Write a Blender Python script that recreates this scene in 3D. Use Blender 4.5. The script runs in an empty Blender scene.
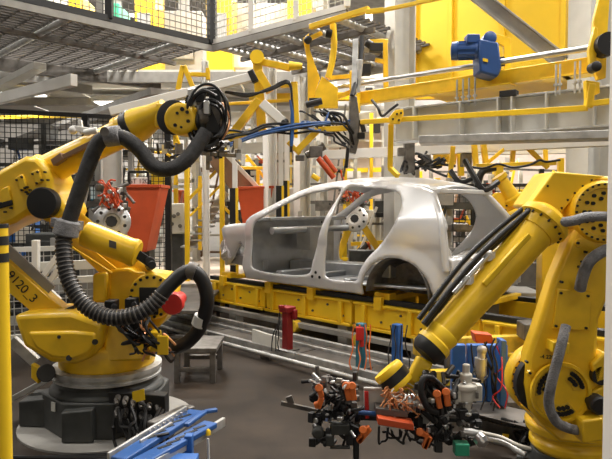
import bpy, bmesh, math, random
from mathutils import Vector, Matrix
rnd = random.Random(7)
V = Vector
SC = bpy.context.scene
COL = SC.collection
PI = math.pi
# ------------------------------------------------------------------ camera
CAMZ = 1.6; F = 600.0; PITCH = math.atan(24.5/600)
cam = bpy.data.objects.new('camera', bpy.data.cameras.new('camera'))
COL.objects.link(cam); SC.camera = cam
cam.location = (0, 0, CAMZ); cam.rotation_euler = (PI/2-PITCH, 0, 0)
cam.data.sensor_width = 36; cam.data.lens = 36*F/612; cam.data.clip_start = .05; cam.data.clip_end = 200
cp, sp = math.cos(PITCH), math.sin(PITCH)
def ray(px, py):
    a = (px-306)/F; b = (229.5-py)/F
    return V((a, cp+b*sp, -sp+b*cp))
def P(px, py, Y):                       # a point of the place at distance Y
    r = ray(px, py); return V((0, 0, CAMZ))+r*(Y/r.y)
def Pz(px, py, z):                      # a point at height z
    r = ray(px, py); return V((0, 0, CAMZ))+r*((z-CAMZ)/r.z)
H = math.sqrt(.5)
def C(u, v, z):                         # conveyor line coordinates: u forward, v towards the aisle
    return V((1.2-H*u-H*v, 5.67+H*u-H*v, z))
# ------------------------------------------------------------------ materials
def mat(name, col, rough=.5, metal=0, var=.0, scale=6, bump=0, coat=0, dirt=None):
    m = bpy.data.materials.new(name); m.use_nodes = True
    nt = m.node_tree; b = nt.nodes['Principled BSDF']
    b.inputs['Base Color'].default_value = (*col, 1); b.inputs['Roughness'].default_value = rough
    b.inputs['Metallic'].default_value = metal; b.inputs['Coat Weight'].default_value = coat
    b.inputs['Coat Roughness'].default_value = .15
    tc = nt.nodes.new('ShaderNodeTexCoord')
    if var or dirt:
        n = nt.nodes.new('ShaderNodeTexNoise'); n.inputs['Scale'].default_value = scale; n.inputs['Detail'].default_value = 6
        nt.links.new(tc.outputs['Object'], n.inputs['Vector'])
        r = nt.nodes.new('ShaderNodeValToRGB')
        d = dirt or tuple(c*(1-var) for c in col)
        r.color_ramp.elements[0].color = (*d, 1); r.color_ramp.elements[0].position = .32
        r.color_ramp.elements[1].color = (*[min(1, c*(1+var*.5)) for c in col], 1); r.color_ramp.elements[1].position = .58
        nt.links.new(n.outputs['Fac'], r.inputs[0]); nt.links.new(r.outputs[0], b.inputs['Base Color'])
    if bump:
        n2 = nt.nodes.new('ShaderNodeTexNoise'); n2.inputs['Scale'].default_value = scale*6; n2.inputs['Detail'].default_value = 5
        nt.links.new(tc.outputs['Object'], n2.inputs['Vector'])
        bp = nt.nodes.new('ShaderNodeBump'); bp.inputs['Strength'].default_value = bump; bp.inputs['Distance'].default_value = .02
        nt.links.new(n2.outputs['Fac'], bp.inputs['Height']); nt.links.new(bp.outputs[0], b.inputs['Normal'])
    return m
def emat(name, col, s):
    m = bpy.data.materials.new(name); m.use_nodes = True; nt = m.node_tree
    b = nt.nodes['Principled BSDF']; b.inputs['Base Color'].default_value = (*col, 1)
    b.inputs['Emission Color'].default_value = (*col, 1); b.inputs['Emission Strength'].default_value = s
    return m
M = dict(
 yel=mat('yellow_paint', (.90, .56, .016), .38, 0, .14, 5, .04, .25),
 yel2=mat('bright_yellow_paint', (.92, .60, .018), .42, 0, .08, 2),
 yeld=mat('worn_yellow_paint', (.72, .46, .03), .5, 0, .35, 8),
 hood=mat('hood_yellow', (.95, .62, .02), .55, 0, .07, 1),
 dark=mat('dark_grey_paint', (.045, .047, .045), .55, 0, .3, 8),
 blk=mat('black_rubber', (.012, .012, .013), .45, 0, .2, 12),
 blkm=mat('black_metal', (.02, .02, .021), .5, .3),
 hose=mat('hose_sleeve', (.03, .03, .032), .62, 0, .4, 30, .4),
 sleeve=mat('grey_sleeve', (.22, .22, .23), .6, 0, .35, 20, .5),
 galv=mat('galvanised_steel', (.50, .50, .49), .5, .55, .25, 10),
 steel=mat('bright_steel', (.62, .62, .62), .28, .9, .15, 8),
 iron=mat('dark_steel', (.16, .15, .14), .45, .6, .35, 12),
 lgrey=mat('light_grey_paint', (.56, .55, .51), .55, 0, .1, 3),
 mgrey=mat('mid_grey_paint', (.30, .29, .27), .6, 0, .2, 4),
 dgrey=mat('aged_grey_steel', (.115, .105, .095), .55, .2, .35, 6),
 white=mat('off_white_paint', (.78, .77, .74), .5, 0, .05, 3),
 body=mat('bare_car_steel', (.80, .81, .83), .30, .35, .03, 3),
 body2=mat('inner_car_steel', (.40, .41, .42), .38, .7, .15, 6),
 red=mat('red_paint', (.60, .025, .02), .45, 0, .15, 5), dred=mat('dark_red_paint', (.26, .012, .014), .45, 0, .2, 5),
 orange=mat('orange_red_paint', (.62, .09, .025), .5, 0, .15, 3),
 org=mat('orange_hose', (.75, .17, .03), .45),
 blue=mat('blue_paint', (.03, .13, .42), .4, 0, .2, 6),
 mot=mat('motor_blue', (.02, .07, .24), .4, 0, .1, 6),
 bluer=mat('tool_blue', (.025, .10, .32), .4, 0, .15, 6),
 teal=mat('teal_paint', (.03, .17, .24), .45, 0, .2, 6),
 tan=mat('tan_deck', (.72, .62, .52), .6, 0, .15, 3),
 brown=mat('rust_brown_steel', (.24, .14, .08), .6, 0, .25, 4),
 cream=mat('cream_cabinet', (.60, .57, .50), .5, 0, .08, 3),
 brick=mat('pink_panel', (.62, .52, .46), .8, 0, .12, 4),
 glass=mat('screen_glass', (.05, .09, .10), .15),
 green=mat('green_part', (.03, .35, .2), .5),
 foil=mat('foil', (.7, .7, .72), .3, .9, .2, 20, .8),
 label=mat('white_label', (.75, .75, .72), .5),
 ink=mat('black_ink', (.01, .01, .01), .6),
 colw=mat('cream_white_paint', (.86, .83, .79), .5), copper=mat('copper_wire', (.75, .35, .16), .4, .3),
)
def floor_mat():
    m = mat('concrete_floor', (.115, .10, .09), .42); nt = m.node_tree; b = nt.nodes['Principled BSDF']
    tc = nt.nodes.new('ShaderNodeTexCoord')
    n = nt.nodes.new('ShaderNodeTexNoise'); n.inputs['Scale'].default_value = 1.6; n.inputs['Detail'].default_value = 9; n.inputs['Roughness'].default_value = .65
    r = nt.nodes.new('ShaderNodeValToRGB')
    r.color_ramp.elements[0].color = (.013, .010, .0078, 1); r.color_ramp.elements[0].position = .3
    r.color_ramp.elements[1].color = (.056, .042, .032, 1); r.color_ramp.elements[1].position = .72
    b.inputs['Specular IOR Level'].default_value = .14
    nt.links.new(tc.outputs['Object'], n.inputs['Vector']); nt.links.new(n.outputs['Fac'], r.inputs[0]); nt.links.new(r.outputs[0], b.inputs['Base Color'])
    r2 = nt.nodes.new('ShaderNodeMapRange'); r2.inputs['To Min'].default_value = .42; r2.inputs['To Max'].default_value = .75
    nt.links.new(n.outputs['Fac'], r2.inputs[0]); nt.links.new(r2.outputs[0], b.inputs['Roughness'])
    return m
M['floor'] = floor_mat()
def stripe_mat():
    m = mat('hazard_bands', (.8, .52, .02), .45)
    return m
# ------------------------------------------------------------------ mesh builder
def basis(d, up=None):
    d = d.normalized(); up = up or V((0, 0, 1))
    if abs(d.dot(up)) > .98: up = V((0, 1, 0)) if abs(d.y) < .9 else V((1, 0, 0))
    s = d.cross(up).normalized(); t = s.cross(d).normalized()
    return d, s, t
class MB:
    def __init__(s): s.bm = bmesh.new()
    def _f(s, vs):
        try: s.bm.faces.new(vs)
        except ValueError: pass
    def hexa(s, q):                      # 8 corners: 4 bottom, 4 top
        v = [s.bm.verts.new(p) for p in q]
        for f in ((3, 2, 1, 0), (4, 5, 6, 7), (0, 1, 5, 4), (1, 2, 6, 5), (2, 3, 7, 6), (3, 0, 4, 7)): s._f([v[i] for i in f])
        return s
    def box(s, c, d, rz=0):              # centre, dimensions
        c = V(c); R = Matrix.Rotation(rz, 3, 'Z'); x, y, z = d[0]/2, d[1]/2, d[2]/2
        return s.hexa([c+R@V(p) for p in ((-x, -y, -z), (x, -y, -z), (x, y, -z), (-x, y, -z), (-x, -y, z), (x, -y, z), (x, y, z), (-x, y, z))])
    def beam(s, a, b, w, h, up=None):    # rectangular bar from a to b
        a, b = V(a), V(b); d, x, y = basis(b-a, up); x = x*w/2; y = y*h/2
        return s.hexa([a-x-y, a+x-y, b+x-y, b-x-y, a-x+y, a+x+y, b+x+y, b-x+y])
    def ibeam(s, a, b, w, h, t=.018):
        a, b = V(a), V(b); d, x, y = basis(b-a)
        s.beam(a+y*(h/2), b+y*(h/2), w, t); s.beam(a-y*(h/2), b-y*(h/2), w, t); s.beam(a, b, t, h-t); return s
    def hcol(s, p, z0, z1, w, rz=0, t=.02):
        R = Matrix.Rotation(rz, 3, 'Z')
        for o, d in (((w/2, 0, 0), (t, w, z1-z0)), ((-w/2, 0, 0), (t, w, z1-z0)), ((0, 0, 0), (w, t, z1-z0))):
            q = V((p[0], p[1], (z0+z1)/2))+R@V(o); s.box(q, d, rz)
        return s
    def cyl(s, a, b, r0, r1=None, n=20):
        r1 = r0 if r1 is None else r1; a, b = V(a), V(b); d, x, y = basis(b-a)
        A = []; B = []
        for i in range(n):
            t = 2*PI*i/n; o = x*math.cos(t)+y*math.sin(t)
            A.append(s.bm.verts.new(a+o*r0)); B.append(s.bm.verts.new(b+o*r1))
        for i in range(n): s._f([A[i], A[(i+1) % n], B[(i+1) % n], B[i]])
        s._f(A[::-1]); s._f(B); return s
    def lathe(s, o, ax, prof, n=28, cap0=True):     # prof: list of (distance along axis, radius)
        o = V(o); d, x, y = basis(V(ax)); rings = []
        for (h, r) in prof:
            rings.append([s.bm.verts.new(o+d*h+(x*math.cos(2*PI*i/n)+y*math.sin(2*PI*i/n))*max(r, .0005)) for i in range(n)])
        for a, b in zip(rings, rings[1:]):
            for i in range(n): s._f([a[i], a[(i+1) % n], b[(i+1) % n], b[i]])
        if cap0: s._f(rings[0][::-1])
        s._f(rings[-1]); return s
    def tube(s, pts, r, n=8, sub=5, caps=True):
        pts = [V(p) for p in pts]; path = []
        if sub > 1 and len(pts) > 2:
            e = [pts[0]*2-pts[1]]+pts+[pts[-1]*2-pts[-2]]
            for i in range(1, len(e)-2):
                a, b, c, d = e[i-1:i+3]
                for k in range(sub):
                    t = k/sub
                    path.append(.5*((2*b)+(c-a)*t+(2*a-5*b+4*c-d)*t*t+(3*b-a-3*c+d)*t**3))
            path.append(pts[-1])
        else: path = pts
        s.path = path
        d0 = (path[1]-path[0]).normalized(); _, x, _ = basis(d0); prev = None
        for i, p in enumerate(path):
            d = (path[min(i+1, len(path)-1)]-path[max(i-1, 0)]).normalized()
            x = (x-d*x.dot(d)).normalized(); y = d.cross(x)
            rr = r(i/(len(path)-1)) if callable(r) else r
            ring = [s.bm.verts.new(p+(x*math.cos(2*PI*k/n)+y*math.sin(2*PI*k/n))*rr) for k in range(n)]
            if prev:
                for k in range(n): s._f([prev[k], prev[(k+1) % n], ring[(k+1) % n], ring[k]])
            elif caps: s._f(ring[::-1])
            prev = ring
        if caps: s._f(prev)
        return s
    def prism(s, pts, off):              # flat outline (world points) pushed by a vector
        off = V(off); A = [s.bm.verts.new(V(p)) for p in pts]; B = [s.bm.verts.new(V(p)+off) for p in pts]; n = len(A)
        s._f(A); s._f(B[::-1])
        for i in range(n): s._f([A[i], B[i], B[(i+1) % n], A[(i+1) % n]])
        return s
    def plate(s, px, Y, t, tilt=0):      # outline of a casting standing at distance Y, t thick
        return s.prism([P(x, y, Y+tilt*(x-px[0][0])) for x, y in px], (0, t, 0))
    def hull(s, pts):
        vs = [s.bm.verts.new(V(p)) for p in pts]
        r = bmesh.ops.convex_hull(s.bm, input=vs)
        bmesh.ops.delete(s.bm, geom=[g for g in set(r['geom_interior']+r['geom_unused']) if isinstance(g, bmesh.types.BMVert)], context='VERTS')
        return s
    def sphere(s, c, r, sc=(1, 1, 1), n=16):
        bmesh.ops.create_uvsphere(s.bm, u_segments=n, v_segments=n//2+2, radius=r, matrix=Matrix.Translation(V(c))@Matrix.Diagonal((*sc, 1)))
        return s
    def grid(s, rows):                   # rows of points
        g = [[s.bm.verts.new(V(p)) for p in r] for r in rows]
        for a, b in zip(g, g[1:]):
            for i in range(len(a)-1): s._f([a[i], a[i+1], b[i+1], b[i]])
        return s
def _mk(name, mb, m, bevel=0, sol=0, ang=40, org=V((0, 0, 0)), keepn=False):
    bm = mb.bm
    if not keepn: bmesh.ops.recalc_face_normals(bm, faces=bm.faces)
    if not bm.verts: bm.verts.new((0, 0, 0))
    bmesh.ops.translate(bm, vec=-org, verts=bm.verts)
    me = bpy.data.meshes.new(name); bm.to_mesh(me); bm.free()
    for p in me.polygons: p.use_smooth = True
    me.set_sharp_from_angle(angle=math.radians(ang))
    me.materials.append(M[m] if isinstance(m, str) else m)
    o = bpy.data.objects.new(name, me); COL.objects.link(o)
    if sol:
        d = o.modifiers.new('s', 'SOLIDIFY'); d.thickness = sol; d.offset = 0
    if bevel:
        d = o.modifiers.new('b', 'BEVEL'); d.width = bevel; d.segments = 2; d.limit_method = 'ANGLE'; d.angle_limit = math.radians(35)
        d.harden_normals = False
    return o
def tag(o, label=None, cat=None, group=None, kind=None):
    if label: o['label'] = label
    if cat: o['category'] = cat
    if group: o['group'] = group
    if kind: o['kind'] = kind
    return o
ORG = {}
def thing(name, label, cat, loc, group=None):
    o = bpy.data.objects.new(name, None); COL.objects.link(o); o.location = loc; o.empty_display_size = .1
    ORG[o.name] = V(loc); return tag(o, label, cat, group)
SPLIT = {n: n for n in 'flange_bolt ring_bolt recess_bolt bolt cover_bolt hood_bolt head_bolt plug pillar_hole black_band cable_connector valve stiffener hanger_rod joist bearer tread hose blue_hose signal_cable cable_loop copper_cable orange_cable white_cable black_hose clamp_cylinder steel_fitting wheel_housing slide_rail lower_beam tube_bracket red_hose conduit conduit_bracket junction_block cover_plate edge_bar clamp_head slide_bar knob fitting disc_hole brace foot_block side_lug handrail mount_plate cable skid_block cross_beam hose_clamp rail bearing hinge swing_arm inner_rail side_rail edge_channel balancer_mount'.split()}
SPLIT.update(bolt_row='bolt', pin_row='pin', cable_bundle='cable', clamp_mechanism='clamp_piece', valve_stack='valve_block')
def pieces(mb):
    bm = mb.bm; bm.verts.ensure_lookup_table(); seen = set(); out = []
    for v in bm.verts:
        if v in seen: continue
        st = [v]; comp = []; seen.add(v)
        while st:
            a = st.pop(); comp.append(a)
            for e in a.link_edges:
                b = e.other_vert(a)
                if b not in seen: seen.add(b); st.append(b)
        out.append(comp)
    if len(out) < 2: return [mb]
    res = []
    for comp in out:
        n = MB(); mp = {v: n.bm.verts.new(v.co) for v in comp}
        fs = {f for v in comp for f in v.link_faces}
        for f in fs: n._f([mp[v] for v in f.verts])
        res.append(n)
    return res
def part(root, name, mb, m, bevel=0, label=None, **k):
    if name in SPLIT:
        nm = SPLIT[name]; ps = pieces(mb)
        for p in ps: o = part1(root, nm, p, m, bevel, label, **k)
        return o
    return part1(root, name, mb, m, bevel, label, **k)
def part1(root, name, mb, m, bevel=0, label=None, **k):
    org = ORG[root.name]; o = _mk(name, mb, m, bevel, org=org, **k); o.parent = root
    ORG[o.name] = org
    if label: o['label'] = label
    return o
def single(name, label, cat, mb, m, bevel=0, group=None, **k):
    zs = [v.co for v in mb.bm.verts]
    org = V((sum(v.x for v in zs)/len(zs), sum(v.y for v in zs)/len(zs), min(v.z for v in zs)))
    o = _mk(name, mb, m, bevel, org=org, **k); o.location = org; ORG[o.name] = org
    return tag(o, label, cat, group)
def singles(name, label, cat, mb, m, group, bevel=0):
    for p in pieces(mb): single(name, label, cat, p, m, bevel, group)
def struct(name, mb, m, **k):
    o = _mk(name, mb, m, **k); o['kind'] = 'structure'; ORG[o.name] = V((0, 0, 0)); return o
def copy_tree(o, parent=None):
    c = o.copy(); COL.objects.link(c)
    if parent: c.parent = parent
    for ch in [x for x in bpy.data.objects if x.parent == o]: copy_tree(ch, c)
    return c
def text(root, name, body, loc, size, m, xdir, ydir, ext=.001):
    cu = bpy.data.curves.new(name, 'FONT'); cu.body = body; cu.size = size; cu.extrude = ext; cu.align_x = 'CENTER'; cu.align_y = 'CENTER'
    t = bpy.data.objects.new('t', cu); COL.objects.link(t)
    bpy.context.view_layer.update()
    me = bpy.data.meshes.new_from_object(t.evaluated_get(bpy.context.evaluated_depsgraph_get()))
    bpy.data.objects.remove(t)
    x = V(xdir).normalized(); y = V(ydir); y = (y-x*y.dot(x)).normalized(); z = x.cross(y)
    Mx = Matrix((x, y, z)).transposed().to_4x4(); Mx.translation = V(loc)-ORG[root.name]
    me.transform(Mx); me.name = name; me.materials.clear(); me.materials.append(M[m])
    o = bpy.data.objects.new(name, me); COL.objects.link(o); o.parent = root; return o
def bolts(mb, c, n_dir, R, r, k, a0=0, a1=2*PI, h=.012):
    d, x, y = basis(V(n_dir))
    for i in range(k):
        t = a0+(a1-a0)*i/max(1, (k if abs(a1-a0-2*PI) < .01 else k-1))
        p = V(c)+(x*math.cos(t)+y*math.sin(t))*R; mb.cyl(p, p+d*h, r, n=8)
    return mb
FR = V((0, -1, 0))
def wander(a, b, n=5, amp=.05, sag=.05):
    a, b = V(a), V(b); o = [a]
    for i in range(1, n):
        t = i/n; q = a.lerp(b, t)+V([rnd.uniform(-amp, amp) for _ in range(3)]); q.z -= sag*4*t*(1-t); o.append(q)
    return o+[b]
def PL(*l): return [P(*q) for q in l]

# ------------------------------------------------------------------ setting
struct('floor', MB().box((1, 9, -.05), (34, 36, .1)), 'floor')
struct('wall_back', MB().box((1, 26.9, 4.5), (34, .2, 9.4)), mat('hall_wall', (.30, .285, .265), .8, 0, .3, .6))
struct('wall_left', MB().box((-15.9, 9, 4.5), (.2, 35.8, 9.4)), 'mgrey')
struct('wall_right', MB().box((17.9, 9, 4.5), (.2, 35.8, 9.4)), 'mgrey')
struct('wall_front', MB().box((1, -8.9, 4.5), (34, .2, 9.4)), 'lgrey')
struct('ceiling', MB().box((1, 9, 9.3), (34, 36, .2)), 'mgrey')
# ------------------------------------------------------------------ high bay lamps, then added fill lamps
lamp_proto = None
def lamp(x, y, w, z=8.6, label=None):
    global lamp_proto
    if lamp_proto is None:
        lamp_proto = r = thing('ceiling_light', 'long linear lamp hung under the hall roof', 'ceiling light', (x, y, z), 'linear lamps under the hall roof')
        part(r, 'housing', MB().box((x, y, z+.06), (2.4, .45, .1)), 'lgrey')
        part(r, 'diffuser', MB().box((x, y, z), (2.3, .38, .03)), emat('lamp_white', (1, .96, .9), 4))
    else:
        r = copy_tree(lamp_proto); r.location = (x, y, z)
        for ch in [c for c in r.children_recursive if c.type == 'LIGHT']: bpy.data.objects.remove(ch)
    if label: r['label'] = label; r['group'] = 'added fill lamps under the mezzanine'
    l = bpy.data.lights.new('bay_light', 'AREA'); l.shape = 'RECTANGLE'; l.size = 2.2; l.size_y = .8; l.energy = w; l.color = (1, .95, .88)
    lo = bpy.data.objects.new('bay_light', l); COL.objects.link(lo); lo.location = (0, 0, -.05); lo.parent = r
LAMPS = [(-9, 4, 400), (-3, -2, 70), (3, -2, 110), (-4, 3.2, 260), (2.5, 3.4, 480), (8, 4, 700), (-9, 10, 700), (-3, 9.6, 1100), (3, 9, 1300), (9, 10, 1000),
         (-9, 17, 1100), (-3, 16, 1500), (3, 16, 1600), (9, 17, 1300), (-6, 22.5, 1100), (0, 22.5, 1300), (6, 22.5, 1300), (12, 22.5, 900)]
for a in LAMPS: lamp(*a)
lamp(-3.2, 12.6, 160, 3.72, 'added fill lamp under the pale panelled deck behind the wrist')  # added to brighten the tan platform, which the decks above keep dim
lamp(-6.2, 11.6, 110, 3.72, 'added fill lamp under the pale panelled deck at the far left')  # second added fill for the dim space below the decks
w = bpy.data.worlds.new('World'); SC.world = w; w.use_nodes = True
w.node_tree.nodes['Background'].inputs[0].default_value = (.6, .65, .7, 1); w.node_tree.nodes['Background'].inputs[1].default_value = .3
SC.view_settings.view_transform = 'Standard'; SC.view_settings.look = 'None'; SC.view_settings.gamma = 1
SC.view_settings.use_curve_mapping = False; SC.view_settings.exposure = -.40

# ------------------------------------------------------------------ car body shell
Z0 = .66
def vsec(u, z):                        # inset of the side skin from the widest plane
    v = 0
    if z > .55: v -= (z-.55)*.10
    if z > .80: v -= (z-.80)**1.1*.62
    v -= max(0, .12-z)*.35
    if u < .75: v -= ((.75-u)/.85)**2*.16
    if u > 2.5: v -= (u-2.5)**2*.10
    d = math.hypot(u-.45, z-.03)
    if d < .52: v += .035*max(0, 1-(abs(d-.40)/.12))
    if .50 < z < .80: v += .018*math.sin((z-.50)/.3*PI)
    return v
SIDE = [(.87, 0), (2.82, 0), (2.86, .18), (2.80, .45), (2.78, .74), (2.70, .80), (2.40, .93), (2.05, 1.09), (1.80, 1.165), (1.45, 1.195), (1.05, 1.20), (.62, 1.17),
        (.32, 1.12), (.17, 1.07), (.06, .93), (-.04, .80), (-.07, .72), (-.03, .60), (-.10, .50), (-.12, .30), (-.10, .06), (.05, .0)]
ARCH = [(.45+.40*math.cos(t), .03+.385*math.sin(t)) for t in [PI*1.02-i*PI*1.04/22 for i in range(23)]]
SIDE = SIDE+ARCH
DOORF = [(1.68, .14), (1.58, .30), (1.465, .62), (1.40, .82), (1.355, 1.11), (1.60, 1.105), (1.85, 1.07), (2.05, 1.0), (2.28, .90), (2.50, .78), (2.62, .70), (2.66, .45), (2.68, .22), (2.60, .13), (2.2, .105)]
DOORR = [(.93, .14), (.88, .24), (.78, .38), (.63, .52), (.50, .68), (.44, .85), (.47, .98), (.56, 1.07), (.75, 1.11), (1.0, 1.125), (1.29, 1.12), (1.33, .82), (1.37, .55), (1.40, .28), (1.38, .14), (1.2, .115)]
def inside(p, poly):
    x, y = p; c = False; j = len(poly)-1
    for i in range(len(poly)):
        xi, yi = poly[i]; xj, yj = poly[j]
        if (yi > y) != (yj > y) and x < (xj-xi)*(y-yi)/(yj-yi)+xi: c = not c
        j = i
    return c
def nearest(p, polys):
    best = (9, p)
    for poly in polys:
        for i in range(len(poly)):
            a = V(poly[i]); b = V(poly[(i+1) % len(poly)]); d = b-a; t = max(0, min(1, (V(p)-a).dot(d)/max(d.dot(d), 1e-9)))
            q = a+d*t; e = (V(p)-q).length
            if e < best[0]: best = (e, (q.x, q.y))
    return best[1]
def smooth_poly(poly, k=4):
    n = len(poly); out = []
    for i in range(n):
        a, b, c, d = [V(poly[(i+j) % n]) for j in (-1, 0, 1, 2)]
        for s in range(k):
            t = s/k; q = .5*((2*b)+(c-a)*t+(2*a-5*b+4*c-d)*t*t+(3*b-a-3*c+d)*t**3); out.append((q.x, q.y))
    return out
def side_mesh(right=False):
    mb = MB(); st = .026; g = {}
    dr = smooth_poly(DOORR); df = smooth_poly(DOORF); sd = SIDE
    keep = []
    for i in range(int(3.1/st)+1):
        for j in range(int(1.25/st)+1):
            c = (-.14+(i+.5)*st, (j+.5)*st)
            if inside(c, sd) and not inside(c, dr) and not inside(c, df): keep.append((i, j))
    ks = set(keep); cnt = {}
    for i, j in keep:
        for q in ((i, j), (i+1, j), (i+1, j+1), (i, j+1)): cnt[q] = cnt.get(q, 0)+1
    vs = {}
    for q, n in cnt.items():
        p = (-.14+q[0]*st, q[1]*st)
        if n < 4: p = nearest(p, (sd, dr, df))
        v = vsec(*p)
        vs[q] = mb.bm.verts.new(C(p[0], (-1.66-v) if right else v, Z0+p[1]))
    for i, j in keep: mb._f([vs[(i, j)], vs[(i+1, j)], vs[(i+1, j+1)], vs[(i, j+1)]])
    return mb
car = thing('car_body', 'bare silver steel car body shell without doors riding on the yellow line', 'car body', C(1.5, -.83, Z0))
part(car, 'side_panel', side_mesh(), 'body', sol=.02, ang=50, label='near side panel with open door apertures and rear wheel arch')
part(car, 'side_panel', side_mesh(True), 'body', sol=.02, ang=50)
# roof skin
rows = []
ROOF = [(2.02, 1.10), (1.80, 1.165), (1.45, 1.195), (1.05, 1.20), (.62, 1.17), (.32, 1.12), (.17, 1.075)]
for u, z in ROOF:
    vl = vsec(u, z); W = -1.66-vl; r = []
    for k in range(13):
        t = k/12; v = vl+(W-vl)*t; r.append(C(u, v, Z0+z+.06*math.sin(PI*t)**.8))
    rows.append(r)
part(car, 'roof_panel', MB().grid(rows), 'body', sol=.015, ang=60)
# far hatch frame, rear cross members, floor, bulkhead
m = MB()
for s in (0, 1):
    f = (lambda v: v) if s == 0 else (lambda v: -1.66-v)
    m.tube([C(.20, f(-.30), Z0+1.06), C(.10, f(-.22), Z0+.93), C(.0, f(-.15), Z0+.78), C(-.04, f(-.13), Z0+.6), C(-.08, f(-.12), Z0+.3)], .04, 8)
m.beam(C(.17, -.3, Z0+1.08), C(.17, -1.36, Z0+1.08), .12, .05)
part(car, 'tailgate_frame', m, 'body', .01)
m = MB()
rows = []
for z in (.08, .2, .32, .40, .44):
    rows.append([C(-.13-.03*math.sin(PI*k/10)+(z > .42)*.05, -.12-1.42*k/10, Z0+z) for k in range(11)])
m.grid(rows); part(car, 'rear_panel', m, 'body', sol=.03, ang=60)
m = MB(); m.beam(C(-.15, -.25, Z0+.12), C(-.15, -1.41, Z0+.12), .06, .10)
part(car, 'rear_crossmember', m, 'body2', .01)
m = MB()
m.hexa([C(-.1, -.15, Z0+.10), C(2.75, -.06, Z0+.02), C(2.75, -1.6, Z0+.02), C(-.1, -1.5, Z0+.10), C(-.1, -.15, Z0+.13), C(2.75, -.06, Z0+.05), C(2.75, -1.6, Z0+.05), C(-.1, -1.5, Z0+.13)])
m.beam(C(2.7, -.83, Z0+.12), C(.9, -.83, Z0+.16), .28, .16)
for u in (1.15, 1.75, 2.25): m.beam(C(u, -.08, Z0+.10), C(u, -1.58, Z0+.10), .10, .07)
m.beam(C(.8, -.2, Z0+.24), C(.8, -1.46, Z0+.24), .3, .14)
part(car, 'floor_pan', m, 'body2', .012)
for v0, s in ((-.03, -1), (-1.63, 1)):
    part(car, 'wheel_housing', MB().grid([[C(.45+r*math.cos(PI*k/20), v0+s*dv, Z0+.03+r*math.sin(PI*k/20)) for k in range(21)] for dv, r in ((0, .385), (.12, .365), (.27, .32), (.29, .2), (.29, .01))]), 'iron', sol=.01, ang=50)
m = MB()
m.prism([C(2.72, -.06, Z0+z) if a else C(2.72, -1.6, Z0+z) for a, z in ((1, .04), (1, .78), (0, .78), (0, .04))], C(.03, 0, 0)-C(0, 0, 0))
m.hexa([C(2.45, -.12, Z0+.74), C(2.85, -.10, Z0+.72), C(2.85, -1.56, Z0+.72), C(2.45, -1.54, Z0+.74), C(2.45, -.12, Z0+.79), C(2.85, -.10, Z0+.76), C(2.85, -1.56, Z0+.76), C(2.45, -1.54, Z0+.79)])
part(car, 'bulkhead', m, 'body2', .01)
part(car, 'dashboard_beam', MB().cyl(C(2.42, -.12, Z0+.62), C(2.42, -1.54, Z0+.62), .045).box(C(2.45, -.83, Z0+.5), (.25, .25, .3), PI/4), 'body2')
for v in (-.18, -1.48):
    m = MB(); s = 1 if v > -1 else -1
    rows = []
    for z, dv in ((.10, 0), (.35, .02), (.55, .04), (.66, .06), (.70, .02), (.69, -.08)):
        rows.append([C(2.74+k*.09, v+s*dv+s*.02*k/8*(-1), Z0+z-(.05*(k/8)**2 if z > .5 else 0)+(.32*math.exp(-((k-4)/2.0)**2) if z < .2 else .13*math.exp(-((k-4)/2.)**2) if z < .4 else 0)) for k in range(9)])
    m.grid(rows); part(car, 'front_apron', m, 'body', sol=.02, ang=60)
    m = MB().beam(C(2.7, v-s*.08, Z0+.16), C(3.5, v-s*.10, Z0+.22), .09, .14)
    m.lathe(C(3.10, v-s*.12, Z0+.42), (0, 0, 1), [(0, .14), (.22, .11), (.25, .05)])
    part(car, 'front_rail', m, 'body2', .01)
m = MB().beam(C(3.46, -.2, Z0+.22), C(3.46, -1.46, Z0+.22), .07, .12).beam(C(3.46, -.2, Z0+.62), C(3.46, -1.46, Z0+.62), .06, .05)
for v in (-.26, -1.4): m.beam(C(3.46, v, Z0+.2), C(3.46, v, Z0+.62), .04, .06, V((1, 1, 0)))
part(car, 'front_panel', m, 'body', .01)
m = MB()
for u, z in ((1.53, .18), (1.47, .13), (1.585, .13), (1.445, .75), (1.42, .95)): q = C(u, vsec(u, z)+.012, Z0+z); m.cyl(q, q+V((-H, -H, 0))*.004, .018 if z < .2 else .011, n=12)
part(car, 'pillar_hole', m, 'ink')
FOIL = MB().sphere(C(3.42, -.30, 1.0), .20, (1, .8, 1.1), 14)
for v_ in FOIL.bm.verts: v_.co += V([rnd.uniform(-.035, .035) for _ in range(3)])
single('foil_parcel', 'crumpled silver foil wrap hanging at the nose of the car body', 'foil', FOIL, 'foil', ang=8)

# ------------------------------------------------------------------ conveyor line under the car
cv = thing('body_conveyor', 'long yellow conveyor bed with black slide rail carrying the car body', 'conveyor', C(1, -.8, .12))
for i, (a, b) in enumerate(((3.75, 2.62), (2.58, 1.15), (1.11, -.4), (-.44, -2.0))):
    m = MB()
    m.beam(C(a, -.22, .41), C(b, -.22, .41), .10, .24)
    m.beam(C(a, -.16, .27), C(b, -.16, .27), .06, .035); m.beam(C(a, -.17, .53), C(b, -.17, .53), .07, .03)
    for t in (.1, .5, .9): q = C(a+(b-a)*t, -.15, .40); m.box(q, (.05, .05, .24), PI/4)
    part(cv, 'side_beam', m, 'yel2', .008)
    m = MB(); q = C(a, -.15, .4)
    for k in range(6):
        p = C(a+(b-a)*(k+.5)/6, -.165, .46-.10*(k % 2)); m.cyl(p, p+V((-H, -H, 0))*.015, .013, n=8)
    part(cv, 'bolt_row', m, 'iron')
    part(cv, 'side_beam', MB().beam(C(a, -1.44, .40), C(b, -1.44, .40), .10, .30), 'yel2', .008)
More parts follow.
